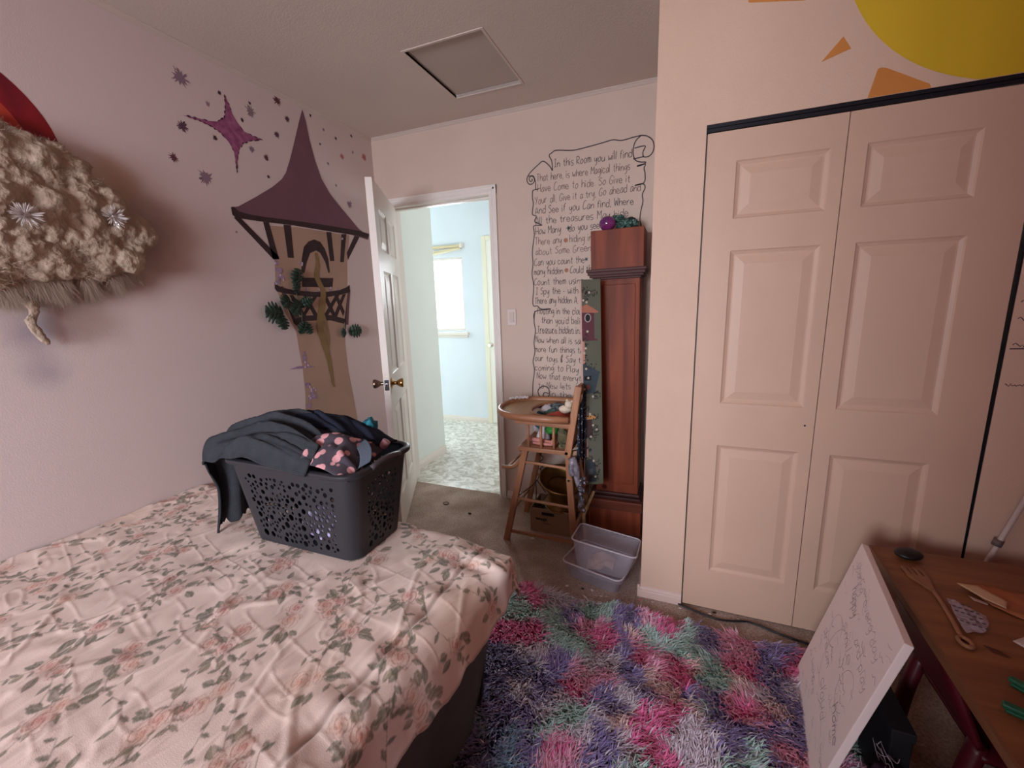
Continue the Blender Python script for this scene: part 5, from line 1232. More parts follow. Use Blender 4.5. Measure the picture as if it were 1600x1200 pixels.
# tray: flat board with a raised rim and a body cut-out
def tray_outline(grow=0.0):
    o_ = [(1.475, -0.525 - grow), (1.35, -0.532 - grow), (1.24, -0.530 - grow)]
    for k in range(1, 20):
        a = PI * 1.5 - PI * k / 20
        o_.append((1.215 + (0.178 + grow) * math.cos(a), -0.325 + (0.203 + grow) * math.sin(a)))
    o_ += [(1.24, -0.120 + grow), (1.35, -0.118 + grow), (1.475, -0.124 + grow)]
    return o_
inner = [(1.475, -0.165), (1.40, -0.170)]
for k in range(13):
    a = PI / 2 + PI * k / 12
    inner.append((1.330 + 0.110 * math.cos(a), -0.325 + 0.150 * math.sin(a)))
inner += [(1.40, -0.482), (1.475, -0.486)]
tb = MB(); outl = tray_outline(-0.006)
tb.prism(outl + inner, 0.010, lambda u, v, w: (u, v, 0.742 + w))
tb.build('tray_board', M_tray, hc)
rim = MB(); oo = tray_outline(0.004)
rim.tube([(p[0], p[1], 0.752) for p in oo], 0.015, 8, flat=1.3)
for v in rim.bm.verts: pass
rim.build('tray_rim', M_hcx, hc, True)
rim2 = MB(); rim2.tube([(p[0], p[1], 0.750) for p in inner], 0.006, 6, flat=1.6); rim2.build('tray_lip', M_hcx, hc, True)
# footrest swung out in front
for y in (YN + 0.03, YF - 0.03):
    MB().tube(curve_pts([(1.075, y, 0.432), (1.11, y, 0.434), (1.14, y, 0.440), (1.165, y, 0.458), (1.18, y, 0.478), (1.20, y, 0.495)], 4), 0.011, 8).build('footrest_arm', M_hcx, hc, True)
for x_, z_ in ((1.115, 0.442), (1.142, 0.450), (1.166, 0.470), (1.185, 0.495)):
    MB().bar((x_, YN + 0.03, z_), (x_, YF - 0.03, z_), 0.012, 0.008, 0.002).build('footrest_slat', M_hc, hc)
MB().lathe([(0.006, 0), (0.006, 0.004), (0.003, 0.006)], 10, Matrix.Translation((1.468, YN - 0.011, 0.418)) @ Matrix.Rotation(R(90), 4, 'X')).build('hinge_bolt', M_dark, hc)

# lace trim on the tray's end
lt = MB()
for k in range(9): lt.blob((1.050 + 0.010 * k, -0.235 + 0.007 * k, 0.776 + 0.003 * (k % 2)), 0.011, 2, 0.4, 2, k, (1, .8, .8))
tag(lt.build('bead_string', mat('white_beads', srgb(206, 196, 192), 0.5), None, True), 'short string of whitish beads lying on the tray\'s far rim', 'beads')

# toys piled on the high chair seat
def toy(name, label, cat, mk, col, rough=0.8, **kw):
    b = MB(); mk(b); return tag(b.build(name, mat(name + '_skin', col, rough, bump=0.2, bscale=300, **kw), None, True), label, cat, 'toys on the high chair')
toy('teal_plush', 'teal plush toy behind the left spindles of the high chair', 'plush toy', lambda b: b.blob((1.275, -0.33, 0.668), 0.045, 3, .35, 2, 1, (1, 1, .8)).blob((1.25, -0.30, 0.70), 0.025, 3, .3, 2, 2), srgb(56, 104, 118), 1.0, var=.4, vscale=60)
toy('white_plush', 'white peaked plush between the high chair spindles', 'plush toy', lambda b: b.tube([(1.30, -0.40, 0.592), (1.302, -0.40, 0.64), (1.305, -0.40, 0.672)], [0.045, 0.030, 0.006], 12), srgb(214, 200, 204), 0.9)
toy('green_ball', 'shiny green toy between the right spindles of the high chair', 'toy', lambda b: b.blob((1.355, -0.41, 0.660), 0.034, 3, .12, 2, 3, (1.25, 1, .75)), srgb(46, 128, 52), 0.4)
toy('red_pouch', 'red-orange cloth toy under the high chair arm', 'toy', lambda b: b.blob((1.375, -0.35, 0.715), 0.055, 3, .3, 2, 4, (1.25, 1.0, .55)).blob((1.42, -0.36, 0.685), 0.04, 3, .3, 2, 14, (1.2, 1, .6)), srgb(190, 82, 66), 0.75)
toy('pink_doll', 'pink bare-limbed doll lying on the high chair seat', 'doll', lambda b: b.tube([(1.235, -0.435, 0.606), (1.29, -0.44, 0.603), (1.36, -0.445, 0.60)], [0.011, 0.014, 0.010], 10).tube([(1.26, -0.455, 0.592), (1.32, -0.46, 0.592), (1.37, -0.46, 0.592)], [0.008, 0.010, 0.008], 10).blob((1.378, -0.45, 0.604), 0.020, 3, .2), srgb(206, 136, 126), 0.6)
toy('grey_pattern_scarf', 'dark patterned scarf heaped at the back of the high chair seat', 'scarf', lambda b: b.blob((1.395, -0.26, 0.735), 0.06, 3, .45, 2.4, 6, (1.35, 1, .5)).blob((1.34, -0.25, 0.75), 0.035, 3, .45, 2.4, 7, (1.3, 1, .5)), srgb(116, 124, 124), 0.95, col2=srgb(40, 44, 52), vscale=55)
toy('white_bear', 'small white stuffed animal leaning on the high chair back', 'plush toy', lambda b: b.blob((1.415, -0.355, 0.765), 0.028, 3, .12, 2, 8, (1.25, 1, .8)).blob((1.437, -0.365, 0.795), 0.022, 3, .1, 2, 9).blob((1.455, -0.365, 0.812), 0.008, 2, 0).blob((1.425, -0.355, 0.814), 0.008, 2, 0), srgb(220, 200, 178), 0.95)
toy('olive_plush', 'olive and brown patterned plush at the back corner of the high chair seat', 'plush toy', lambda b: b.blob((1.418, -0.43, 0.632), 0.034, 3, .35, 2, 10, (.8, 1, 1.45)).blob((1.425, -0.45, 0.585), 0.022, 3, .3, 2, 15), srgb(132, 118, 84), 0.95, col2=srgb(66, 62, 46), vscale=30)
toy('green_leaf_toy', 'grey-green cloth frill under the tray', 'toy', lambda b: b.blob((1.318, -0.28, 0.715), 0.035, 3, .4, 2.4, 11, (1.3, 1, .7)), srgb(76, 104, 88), 0.9)
toy('pale_plush', 'pale frilly soft toy at the front of the high chair seat', 'plush toy', lambda b: b.blob((1.232, -0.27, 0.632), 0.038, 3, .4, 2.6, 12, (.8, 1, 1)).blob((1.285, -0.25, 0.72), 0.04, 3, .3, 2, 13), srgb(196, 188, 190), 0.95)

# clothes hung over the chair back, and rolls behind it
def hang(name, label, cat, pts_top, drop, seed, m, amp=0.02, flare=0.0):
    A = [Vector(p) for p in pts_top]; c = curve_pts(A, 10); n = len(c); rows = 40; P = np.zeros((n, rows, 3))
    for i, p in enumerate(c):
        for k in range(rows):
            f = k / (rows - 1); w = math.sin(i / n * 22 + seed + 2 * f)
            P[i, k] = (p.x + amp * w * (0.3 + f) + flare * f, p.y + 0.012 * math.cos(i * 1.3 + seed), p.z - drop * f - 0.01 * w * f)
    o = obj(name, grid_mesh(name, P), m, None, True); q = o.modifiers.new('thickness', 'SOLIDIFY'); q.thickness = 0.005
    return tag(o, label, cat)
def dots_mat():
    m, nt, b = new_mat('navy_dotted_cloth'); tc = nt.nodes.new('ShaderNodeTexCoord'); v = nt.nodes.new('ShaderNodeTexVoronoi'); v.inputs['Scale'].default_value = 70
    nt.links.new(tc.outputs['Object'], v.inputs['Vector']); r = nt.nodes.new('ShaderNodeValToRGB')
    r.color_ramp.elements[0].position = 0.22; r.color_ramp.elements[0].color = srgb(168, 172, 184); r.color_ramp.elements[1].position = 0.30; r.color_ramp.elements[1].color = srgb(34, 38, 52)
    nt.links.new(v.outputs['Distance'], r.inputs[0]); nt.links.new(r.outputs[0], b.inputs['Base Color']); b.inputs['Roughness'].default_value = 0.95; return m
hang('navy_dotted_dress', 'dark navy cloth with white dots hanging behind the high chair back', 'clothing', [(1.516, -0.485, 0.80), (1.524, -0.40, 0.86), (1.520, -0.27, 0.86)], 0.34, 1, dots_mat(), 0.010)
hang('brown_coat', 'dark brown cloth hanging behind the high chair under the dotted one', 'clothing', [(1.508, -0.46, 0.58), (1.520, -0.38, 0.60), (1.516, -0.28, 0.60)], 0.22, 2, mat('dark_brown_cloth', srgb(74, 58, 54), 0.95, bump=.3), 0.010)
sl = MB().tube(curve_pts([(1.492, -0.53, 0.56), (1.515, -0.53, 0.50), (1.520, -0.525, 0.44), (1.540, -0.52, 0.38)], 5), [0.020 - 0.0005 * k for k in range(16)], 10).tube(curve_pts([(1.500, -0.54, 0.55), (1.49, -0.545, 0.50), (1.50, -0.54, 0.47)], 5), 0.014, 8)
tag(sl.build('silver_satin_scarf', mat('silver_satin', srgb(164, 156, 166), 0.35, metal=0.2, col2=srgb(92, 84, 92), vscale=30), None, True), 'shiny silver-grey scarf trailing down behind the high chair', 'scarf')
tl = MB()
for k in range(16):
    rk = random.Random(k); tl.blob((1.530 + 0.028 * rk.random(), -0.54 + 0.02 * rk.random(), 0.45 - 0.011 * k), 0.012, 2, .4, 2, k)
tag(tl.build('tinsel_garland', mat('silver_black_tinsel', srgb(150, 138, 150), 0.3, metal=0.5, col2=srgb(34, 28, 34), vscale=90), None, True), 'tangled silver and black trim hanging beside the paper roll', 'garland')
ro = wthing('paper_roll', 'rolled brown paper leaning down behind the high chair leg', 'paper roll', (1.528, -0.475, 0.385))
rl = MB(); rl.tube([(1.492, -0.450, 0.57), (1.528, -0.475, 0.385)], 0.024, 20, caps=False).tube([(1.492, -0.450, 0.57), (1.528, -0.475, 0.385)], 0.015, 20, caps=False).tube([(1.492, -0.450, 0.57), (1.528, -0.475, 0.386)], 0.010, 16)
rl.build('rolled_sheet', mat('kraft_paper', srgb(168, 128, 100), 0.7, var=.15, vscale=20), ro, 40)
rim = MB(); Mx = Matrix.Translation((1.528, -0.475, 0.385)) @ Vector((0.036, -0.025, -0.185)).to_track_quat('Z', 'Y').to_matrix().to_4x4()
rim.lathe([(0.024, 0), (0.0225, 0.0008), (0.0165, 0.0008), (0.015, 0)], 20, Mx, False, False).lathe([(0.0125, 0), (0.010, 0.0008)], 16, Mx, False, False)
rim.build('roll_end', mat('paper_edge', srgb(186, 148, 118), 0.7), ro)

# cardboard box with a brass planter under the high chair
bx = wthing('cardboard_box', 'brown cardboard box with a small dark print under the high chair', 'box', (1.32, -0.25, 0))
cb = MB()
cb.box(1.197, 1.441, -0.352, -0.347, 0.0, 0.150).box(1.197, 1.441, -0.165, -0.160, 0.0, 0.150).box(1.197, 1.202, -0.347, -0.165, 0, 0.150).box(1.436, 1.441, -0.347, -0.165, 0, 0.150).box(1.197, 1.441, -0.35, -0.162, 0, 0.004)
cb.build('carton', mat('cardboard', srgb(150, 122, 96), 0.85, var=.1, vscale=10), bx)
MB().box(1.268, 1.342, -0.3535, -0.352, 0.112, 0.130, 0.0).build('hand_hole', M_gap, bx)
lb = MB(); lb.box(1.230, 1.262, -0.3530, -0.352, 0.078, 0.090)
for k in range(3): lb.box(1.264 + k * 0.012, 1.273 + k * 0.012, -0.3530, -0.352, 0.074 - 0.004 * (k % 2), 0.090)
lb.box(1.275, 1.320, -0.3530, -0.352, 0.058, 0.061).build('printed_mark', mat('black_print', srgb(48, 40, 40), 0.7), bx)
bg = MB().blob((1.32, -0.25, 0.080), 0.085, 4, .18, 2.4, 2, (1.15, .85, .72))
tag(bg.build('black_bag', mat('black_plastic_bag', srgb(22, 22, 26), 0.3), None, True), 'black plastic bag filling the cardboard box', 'bag')
pot = thing('brass_planter', 'tarnished wide-brimmed brass planter tipped in the box under the high chair', 'planter', (1.352, -0.275, 0.160), (R(14), R(10), 0))
M_brassd = mat('tarnished_brass', srgb(150, 112, 64), 0.32, metal=0.9, var=.4, vscale=9)
MB().lathe([(0.086, 0.0), (0.088, 0.012), (0.080, 0.022), (0.072, 0.045), (0.070, 0.085), (0.074, 0.115), (0.088, 0.135)], 36).lathe([(0.083, 0.002), (0.074, 0.03), (0.066, 0.06), (0.068, 0.115)], 36, None, False, False).build('body', M_brassd, pot, 50)
MB().lathe([(0.088, 0.135), (0.112, 0.150), (0.128, 0.172), (0.132, 0.190), (0.129, 0.193), (0.122, 0.175), (0.106, 0.156), (0.080, 0.142)], 40, None, False, False).build('brim', M_brassd, pot, True)
MB().lathe([(0.0895, 0.004), (0.093, 0.009), (0.0895, 0.014)], 36, None, False, False).build('foot_ring', mat('bright_brass', srgb(196, 160, 104), 0.22, metal=1.0), pot, True)
# black wires by the box
cw = MB()
cw.tube(curve_pts([(1.222 + 0.012 * math.sin(k * 1.15), -0.20 + 0.008 * math.cos(k * 1.15), 0.46 - 0.0085 * k) for k in range(17)], 3), 0.0028, 6)
cw.tube(curve_pts([(1.225, -0.2, 0.324), (1.21, -0.28, 0.28), (1.16, -0.34, 0.24), (1.13, -0.38, 0.222)], 4), 0.003, 6)
cw.tube(curve_pts([(1.21, -0.28, 0.28), (1.218, -0.30, 0.20), (1.212, -0.32, 0.12), (1.205, -0.34, 0.075)], 4), 0.003, 6)
cw.tube(curve_pts([(1.215, -0.27, 0.285), (1.25, -0.30, 0.27), (1.29, -0.33, 0.24)], 4), 0.003, 6)
tag(cw.build('curly_cord', mat('black_cord', srgb(30, 28, 32), 0.5), None, True), 'black curly cord dangling under the high chair seat', 'cord')
ob = MB()
ob.bar((1.552, -0.47, 0.012), (1.535, -0.44, 0.205), 0.016, 0.006, 0.001).bar((1.535, -0.44, 0.203), (1.580, -0.39, 0.325), 0.016, 0.006, 0.001)
tag(ob.build('wooden_strip', M_tray, None), 'thin bent wooden strip between the high chair and the clock base', 'wood strip')

# ------------------------------------------------------------------ pine clock case
M_pine = wood('varnished_pine', srgb(136, 66, 42), srgb(98, 44, 30), 'Z', 0.8, 0.5, True, 0.0, 0.16)
M_pine_h = wood('varnished_pine_rail', srgb(112, 58, 42), srgb(76, 38, 30), 'X', 0.8, 0.5, False, 0.0, 0.16)
M_pine_d = wood('dark_pine_moulding', srgb(88, 52, 48), srgb(62, 36, 34), 'X', 1.0, 0.5, False, 0.0, 0.16)
ck = thing('clock_case', 'tall pine longcase clock without its dial, standing in the alcove corner', 'clock', (1.675, -0.12, 0), (0, R(-0.9), 0))
MB().box(-0.145, 0.145, -0.140, 0.085, 0.0, 0.165, 0.004).build('base', M_pine, ck)
MB().box(-0.150, 0.150, -0.142, 0.085, 0.0, 0.030, 0.004).build('plinth', M_pine_h, ck)
cap = MB().box(-0.152, 0.152, -0.148, 0.088, 0.165, 0.222, 0.004).build('base_cap', M_pine_h, ck)
mo = MB().box(-0.130, 0.142, -0.128, 0.080, 0.222, 0.238, 0.004).box(-0.122, 0.134, -0.112, 0.078, 0.238, 0.256, 0.006)
mo.build('lower_moulding', M_pine_d, cap)
waist = MB().box(-0.110, 0.124, -0.096, 0.070, 0.250, 1.455, 0.005).build('waist', M_pine, ck)
MB().box(-0.085, 0.100, -0.100, -0.095, 0.31, 1.42, 0.003).build('waist_door', M_pine, waist)
mo = MB()
prof = [(0.0, 1.447, 0.004), (0.014, 1.458, 0.008), (0.022, 1.470, 0.006), (0.028, 1.486, 0.01), (0.020, 1.500, 0.004)]
for a, (o0, z0_, _) in enumerate(prof[:-1]):
    mo.box(-0.120 - o0, 0.128 + o0, -0.104 - o0, 0.072, z0_, prof[a + 1][1] + 0.0015, 0.003)
hood = MB().box(-0.124, 0.142, -0.122, 0.075, 1.498, 1.694, 0.003).build('hood', M_pine, ck)
mo.build('hood_moulding', M_pine_d, hood)

orb = thing('purple_ball', 'shiny purple glass ball on top of the clock case', 'ball', (1.598, -0.165, 1.698))
MB().blob((0, 0, 0.036), 0.038, 4, 0, 1, 0, (1.15, 1.0, 1.0)).build('ball', mat('purple_glass', srgb(128, 46, 104), 0.08, coat=0.6, col2=srgb(84, 36, 92), vscale=14), orb, True)
gs = MB().blob((1.690, -0.150, 1.728), 0.034, 4, 0.55, 2.4, 3, (1.35, 0.9, 0.85)).blob((1.640, -0.135, 1.758), 0.030, 4, 0.55, 2.4, 5, (1.3, 0.9, 0.6)).blob((1.725, -0.165, 1.722), 0.024, 4, 0.6, 2.4, 7, (1.1, 0.8, 0.9))
tag(gs.build('green_scarf', mat('teal_satin', srgb(84, 118, 108), 0.35, metal=0.15, col2=srgb(24, 40, 38), vscale=34), None, True), 'dark teal satin scarf bunched on top of the clock case', 'scarf')

# ------------------------------------------------------------------ painted birdhouse board leaning on the clock
bd = thing('birdhouse_board', 'tall narrow sage-green board painted with birdhouses, leaning on the clock case', 'painted board', (1.531, -0.400, 0.358), (R(-3.0), R(-0.6), R(26)))
WB, HB = 0.104, 1.09
M_sage = mat('sage_paint', srgb(98, 97, 82), 0.6, var=.08, vscale=6)
rbx = MB().box(0, WB, 0, 0.012, 0, HB, 0.002); rbx.build('panel', M_sage, bd)
MB().box(-0.0012, 0.004, -0.0008, 0.0125, 0.0, HB - 0.004, 0.0005).build('bevelled_edge', mat('pink_edge_paint', srgb(206, 168, 156), 0.6), bd)
def FRT(d): return lambda u, v, w: (u * WB, -d - w, v * HB)
def vp(y): return 1 - (y - 437.0) / (753.0 - 437.0)
def paint(name, polys, col, d=0.0004, rough=.6):
    b = MB()
    for q in polys: b.prism([(u, vp(y)) for u, y in q], 0.0004, FRT(d))
    return b.build(name, mat(name + '_' + '%d' % len(bpy.data.materials) + '_paint', col, rough, var=.12, vscale=30), bd)
paint('painted_birdhouse', [[(.03, 485), (.65, 485), (.65, 524), (.82, 525), (.82, 527), (.03, 527)]], srgb(98, 54, 62))
paint('painted_roof', [[(.03, 485), (.03, 476), (.30, 473), (.86, 484), (.86, 486)]], srgb(176, 112, 92), 0.0009)
paint('painted_window', [[(.33 + .17 * math.cos(a), 493 + 6.5 * math.sin(a)) for a in np.linspace(0, 2 * PI, 16)[:-1]]], srgb(178, 164, 158), 0.0009)
paint('painted_window', [[(.33 + .12 * math.cos(a), 493 + 5.2 * math.sin(a)) for a in np.linspace(0, 2 * PI, 16)[:-1]]], srgb(36, 34, 40), 0.0014)
paint('painted_birdhouse', [[(.05, 561), (.18, 563), (.5, 568), (.93, 575), (.86, 579), (.62, 607), (.05, 607)]], srgb(62, 72, 80))
paint('painted_window', [[(.10, 580), (.45, 580), (.45, 587), (.10, 587)]], srgb(22, 24, 28), 0.0009)
paint('painted_window', [[(.28 + .11 * math.cos(a), 597 + 4 * math.sin(a)) for a in np.linspace(0, 2 * PI, 12)[:-1]]], srgb(140, 78, 70), 0.0009)
paint('painted_perch', [[(.55, 606), (.80, 603), (.80, 606), (.55, 609)]], srgb(44, 40, 40), 0.0009)
paint('painted_birdhouse', [[(.04, 647), (.45, 647), (.50, 676), (.04, 676)]], srgb(70, 50, 50))
paint('painted_roof', [[(.03, 641), (.35, 640), (.70, 644), (.66, 647), (.03, 648)]], srgb(196, 140, 84), 0.0009)
paint('painted_birdhouse', [[(.08, 716), (.25, 711), (.45, 712), (.62, 720), (.64, 748), (.10, 749)]], srgb(56, 62, 66))
paint('painted_window', [[(.25, 728), (.45, 727), (.45, 736), (.25, 737)]], srgb(88, 86, 90), 0.0009)
paint('painted_post', [[(.03, 527), (.14, 528), (.16, 562), (.03, 561)], [(.03, 608), (.17, 609), (.19, 640), (.03, 640)], [(.03, 677), (.20, 678), (.22, 708), (.04, 706)]], srgb(196, 140, 124))
paint('painted_post', [[(.06, 736), (.20, 736), (.20, 751), (.06, 751)]], srgb(132, 92, 78), 0.0009)
rb_ = random.Random(17); wl, fl = [], []
for cx_, cy_, rx_, ry_, n_ in ((.2, 458, .22, 12, 34), (.62, 457, .22, 6, 14), (.2, 525, .14, 12, 14), (.18, 556, .12, 8, 10), (.45, 566, .35, 5, 12), (.72, 611, .22, 5, 14), (.22, 633, .15, 10, 12), (.55, 643, .3, 6, 14), (.62, 666, .26, 10, 26), (.45, 677, .3, 5, 14), (.3, 695, .15, 8, 10), (.65, 718, .22, 6, 14), (.72, 738, .18, 10, 14), (.3, 710, .25, 4, 10)):
    for k in range(n_):
        a = rb_.random() * 6.28; q = rb_.random() ** .5; x_, y_ = cx_ + rx_ * q * math.cos(a), cy_ + ry_ * q * math.sin(a)
        if not 0.04 < x_ < 0.96: continue
        th = rb_.random() * 3.14; wl.append([(x_ + .055 * math.cos(t) * math.cos(th) - .025 * math.sin(t) * math.sin(th), y_ + (.055 * math.cos(t) * math.sin(th) + .025 * math.sin(t) * math.cos(th)) * 28) for t in np.linspace(0, 6.28, 7)[:-1]])
for x_, y_ in ((.42, 456), (.12, 467), (.28, 470), (.3, 513), (.12, 545), (.2, 538), (.2, 569), (.3, 583), (.52, 612), (.35, 639), (.5, 657), (.68, 664), (.38, 675), (.5, 714), (.58, 740), (.1, 600)):
    fl.append([(x_ + .06 * math.cos(t), y_ + 1.9 * math.sin(t)) for t in np.linspace(0, 6.28, 9)[:-1]])
paint('painted_foliage', wl, srgb(46, 44, 42), 0.0016); paint('painted_blossom', fl, srgb(196, 180, 164), 0.0022)
MB().lathe([(0.006, 0), (0.006, 0.002), (0.002, 0.003)], 12, Matrix.Translation((0.012, -0.001, 0.016)) @ Matrix.Rotation(R(90), 4, 'X')).build('screw', mat('screw_steel', srgb(206, 200, 196), 0.35, metal=.6), bd, 30)

# ------------------------------------------------------------------ clear plastic tubs on the carpet
def clear_plastic(name, col, tr=0.75, rough=0.28):
    m, nt, b = new_mat(name); b.inputs['Base Color'].default_value = col; b.inputs['Roughness'].default_value = rough; b.inputs['Specular IOR Level'].default_value = .5
    t = nt.nodes.new('ShaderNodeBsdfTransparent'); x = nt.nodes.new('ShaderNodeMixShader'); x.inputs[0].default_value = tr
    t.inputs[0].default_value = (0.93, 0.91, 0.93, 1)
    nt.links.new(b.outputs[0], x.inputs[1]); nt.links.new(t.outputs[0], x.inputs[2]); nt.links.new(x.outputs[0], nt.nodes['Material Output'].inputs[0]); return m
M_clear = clear_plastic('cloudy_clear_plastic', srgb(214, 204, 212), 0.80)
M_clear2 = clear_plastic('clear_plastic_rim', srgb(222, 212, 218), 0.25, 0.2)
def tub(name, label, loc, rot, bx, by, tx, ty, h, rc):
    t = thing(name, label, 'storage tub', loc, rot)
    b = MB()
    for ins in (0.0, 0.002):
        rows = [[b.bm.verts.new((p[0], p[1], h * f + (0.002 if ins and f == 0 else 0))) for p in rr_outline(bx + (tx - bx) * f - ins, by + (ty - by) * f - ins, rc, 6)] for f in (0, .5, 1)]
        n = len(rows[0])
        for i in range(2):
            for k in range(n): b.bm.faces.new((rows[i][k], rows[i][(k + 1) % n], rows[i + 1][(k + 1) % n], rows[i + 1][k]))
        b.bm.faces.new(rows[0])
    b.build('tub_wall', M_clear, t, 40)
    r_ = MB(); secs = [(-0.002, -0.001), (0.005, -0.003), (0.0055, 0.001), (0.0, 0.003)]
    rings = [[r_.bm.verts.new((p[0], p[1], h + dz)) for p in rr_outline(tx + do, ty + do, rc + do, 6)] for do, dz in secs]
    for i in range(4):
        a, c = rings[i], rings[(i + 1) % 4]
        for k in range(len(a)): r_.bm.faces.new((a[k], a[(k + 1) % len(a)], c[(k + 1) % len(a)], c[k]))
    r_.build('tub_rim', M_clear2, t, True)
    return t
tub('clear_tub', 'lower clear plastic tub sitting on the carpet, holding the tipped one', (1.655, -0.630, 0.001), (0, 0, R(-14)), 0.125, 0.095, 0.150, 0.112, 0.085, 0.03)
TUB2 = dict(loc=(1.672, -0.655, 0.040), rot=(R(-6), R(6), R(-2)))
tub('clear_tub', 'upper clear plastic tub nested askew in the lower one, with scraps of paper inside', TUB2['loc'], TUB2['rot'], 0.110, 0.075, 0.150, 0.098, 0.165, 0.022)
def scrap(U, V):
    X = 1.60 + 0.13 * U; Y = -0.70 + 0.09 * V; Z = 0.070 + 0.045 * np.sin(U * 2.6) * (0.5 + 0.5 * V) + 0.02 * vnoise(U * 4, V * 4, 81)
    return X, Y, Z
o = obj('crumpled_paper', lump_sheet('crumpled_paper', 0, 0, 0, 0, scrap, 30, 20), mat('cream_paper', srgb(206, 178, 160), 0.8, col2=srgb(176, 142, 132), vscale=20), None, True)
m_ = o.modifiers.new('thickness', 'SOLIDIFY'); m_.thickness = 0.002; tag(o, 'crumpled pinkish cream paper inside the upper clear tub', 'paper')
# ------------------------------------------------------------------ child's table, right foreground
TZ = 0.50
M_ttop = wood('worn_oak_laminate', srgb(150, 96, 60), srgb(114, 68, 42), 'X', 0.9, 0.45)
M_maroon = mat('dark_maroon_plastic', srgb(86, 20, 30), 0.4, var=.1)
tbl = wthing('low_table', 'low worn oak-topped table against the closet wall, cluttered with scraps', 'table', (2.95, -1.27, 0))
MB().prism([(2.609, -0.870), (2.574, -1.66), (3.25, -1.66), (3.28, -0.860)], 0.020, lambda u, v, w: (u, v, TZ - 0.020 + w)).build('tabletop', M_ttop, tbl)
MB().prism([(2.6055, -0.870), (2.5705, -1.66), (2.578, -1.66), (2.613, -0.87)], 0.022, lambda u, v, w: (u, v, TZ - 0.0215 + w)).build('edge_band', wood('oak_edge', srgb(134, 92, 60), srgb(106, 66, 42), 'Y', 1.0, .45), tbl)
MB().bar((2.66, -0.90, 0.452), (2.65, -1.62, 0.452), 0.018, 0.056, 0.002).bar((2.66, -0.90, 0.452), (3.22, -0.90, 0.452), 0.018, 0.056, 0.002).build('apron', M_dark, tbl)
for x_, y_ in ((2.665, -1.60), (3.20, -0.92), (3.18, -1.60)):
    MB().bar((x_, y_, 0), (x_, y_, 0.48), 0.04, 0.04, 0.004, (1, 0, 0)).build('leg', M_dark, tbl)
# maroon plastic chair pushed under the table
mc = wthing('toddler_chair', 'dark maroon plastic child\'s chair pushed under the table', 'chair', (2.72, -1.28, 0))
def slabby(b, pts, widths, t):
    c = curve_pts(pts, 5); n = len(c); rows = []
    for i, p in enumerate(c):
        w = np.interp(i / (n - 1), np.linspace(0, 1, len(widths)), widths)
        rows.append([b.bm.verts.new((p.x, p.y + s * w, p.z)) for s in (-.5, -.25, 0, .25, .5)])
    for i in range(n - 1):
        for k in range(4): b.bm.faces.new((rows[i][k], rows[i][k + 1], rows[i + 1][k + 1], rows[i + 1][k]))
def solid(o, t): m = o.modifiers.new('thickness', 'SOLIDIFY'); m.thickness = t; return o
b = MB(); slabby(b, [(2.625, -1.20, 0.452), (2.655, -1.21, 0.36), (2.685, -1.22, 0.28)], [0.26, 0.30, 0.30], .01); solid(b.build('backrest', M_maroon, mc, True), .014)
b = MB(); slabby(b, [(2.685, -1.22, 0.26), (2.78, -1.22, 0.25), (2.92, -1.22, 0.26)], [0.30, 0.30, 0.28], .01); solid(b.build('seat', M_maroon, mc, True), .014)
for y_ in (-1.09, -1.36):
    MB().tube(curve_pts([(2.690, y_ + .02, 0.27), (2.66, y_, 0.15), (2.645, y_ - .01, 0.012)], 4), 0.024, 10, flat=.8).build('leg', M_maroon, mc, True)
    MB().tube(curve_pts([(2.90, y_ + .02, 0.25), (2.93, y_, 0.13), (2.94, y_, 0.012)], 4), 0.022, 10, flat=.8).build('leg', M_maroon, mc, True)
# grey storage cube, black box and purple bag below
gb = wthing('grey_storage_cube', 'grey fabric storage cube under the front of the table', 'storage cube', (2.86, -1.50, 0))
MB().box(2.735, 2.99, -1.60, -1.42, 0.001, 0.26, 0.012).build('cube_body', mat('grey_felt', srgb(134, 126, 128), 0.95, bump=.3, bscale=300), gb, 40)
MB().tube(curve_pts([(2.733, -1.55, 0.2), (2.722, -1.53, 0.185), (2.722, -1.49, 0.185), (2.733, -1.47, 0.2)], 4), 0.006, 6).build('handle', mat('grey_strap', srgb(90, 84, 88), .9), gb, True)
bb_ = wthing('black_box', 'black box behind the leaning canvas', 'box', (2.54, -1.28, 0))
MB().box(2.520, 2.565, -1.36, -1.20, 0.02, 0.25, 0.004).build('box_body', mat('black_card', srgb(24, 22, 26), .6), bb_)
MB().box(2.517, 2.568, -1.363, -1.197, 0.235, 0.262, 0.003).build('box_lid', mat('black_card_lid', srgb(30, 28, 32), .6), bb_)
pbag = MB().blob((2.505, -1.45, 0.110), 0.078, 4, .3, 2.2, 5, (.8, 1.1, 1.1))
tag(pbag.build('purple_bag', mat('dark_purple_cloth', srgb(78, 44, 72), .95, var=.2, vscale=30, bump=.4, bscale=300), None, True), 'dark purple cloth bag under the table behind the canvas', 'bag')
wc = MB(); rw = random.Random(4)
for k in range(7):
    p = Vector((2.485 + .03 * rw.random(), -1.34 - .03 * k * rw.random(), .20)); pts = [p]
    for j in range(6): p = p + Vector((rw.uniform(-.004, .014), rw.uniform(-.045, .012), rw.uniform(-.03, .016))); pts.append(p)
    wc.tube(curve_pts(pts, 4), 0.0009, 5)
tag(wc.build('loose_string', mat('pale_string', srgb(150, 134, 142), .7), None, True), 'loose thin white strings over the purple bag', 'string')

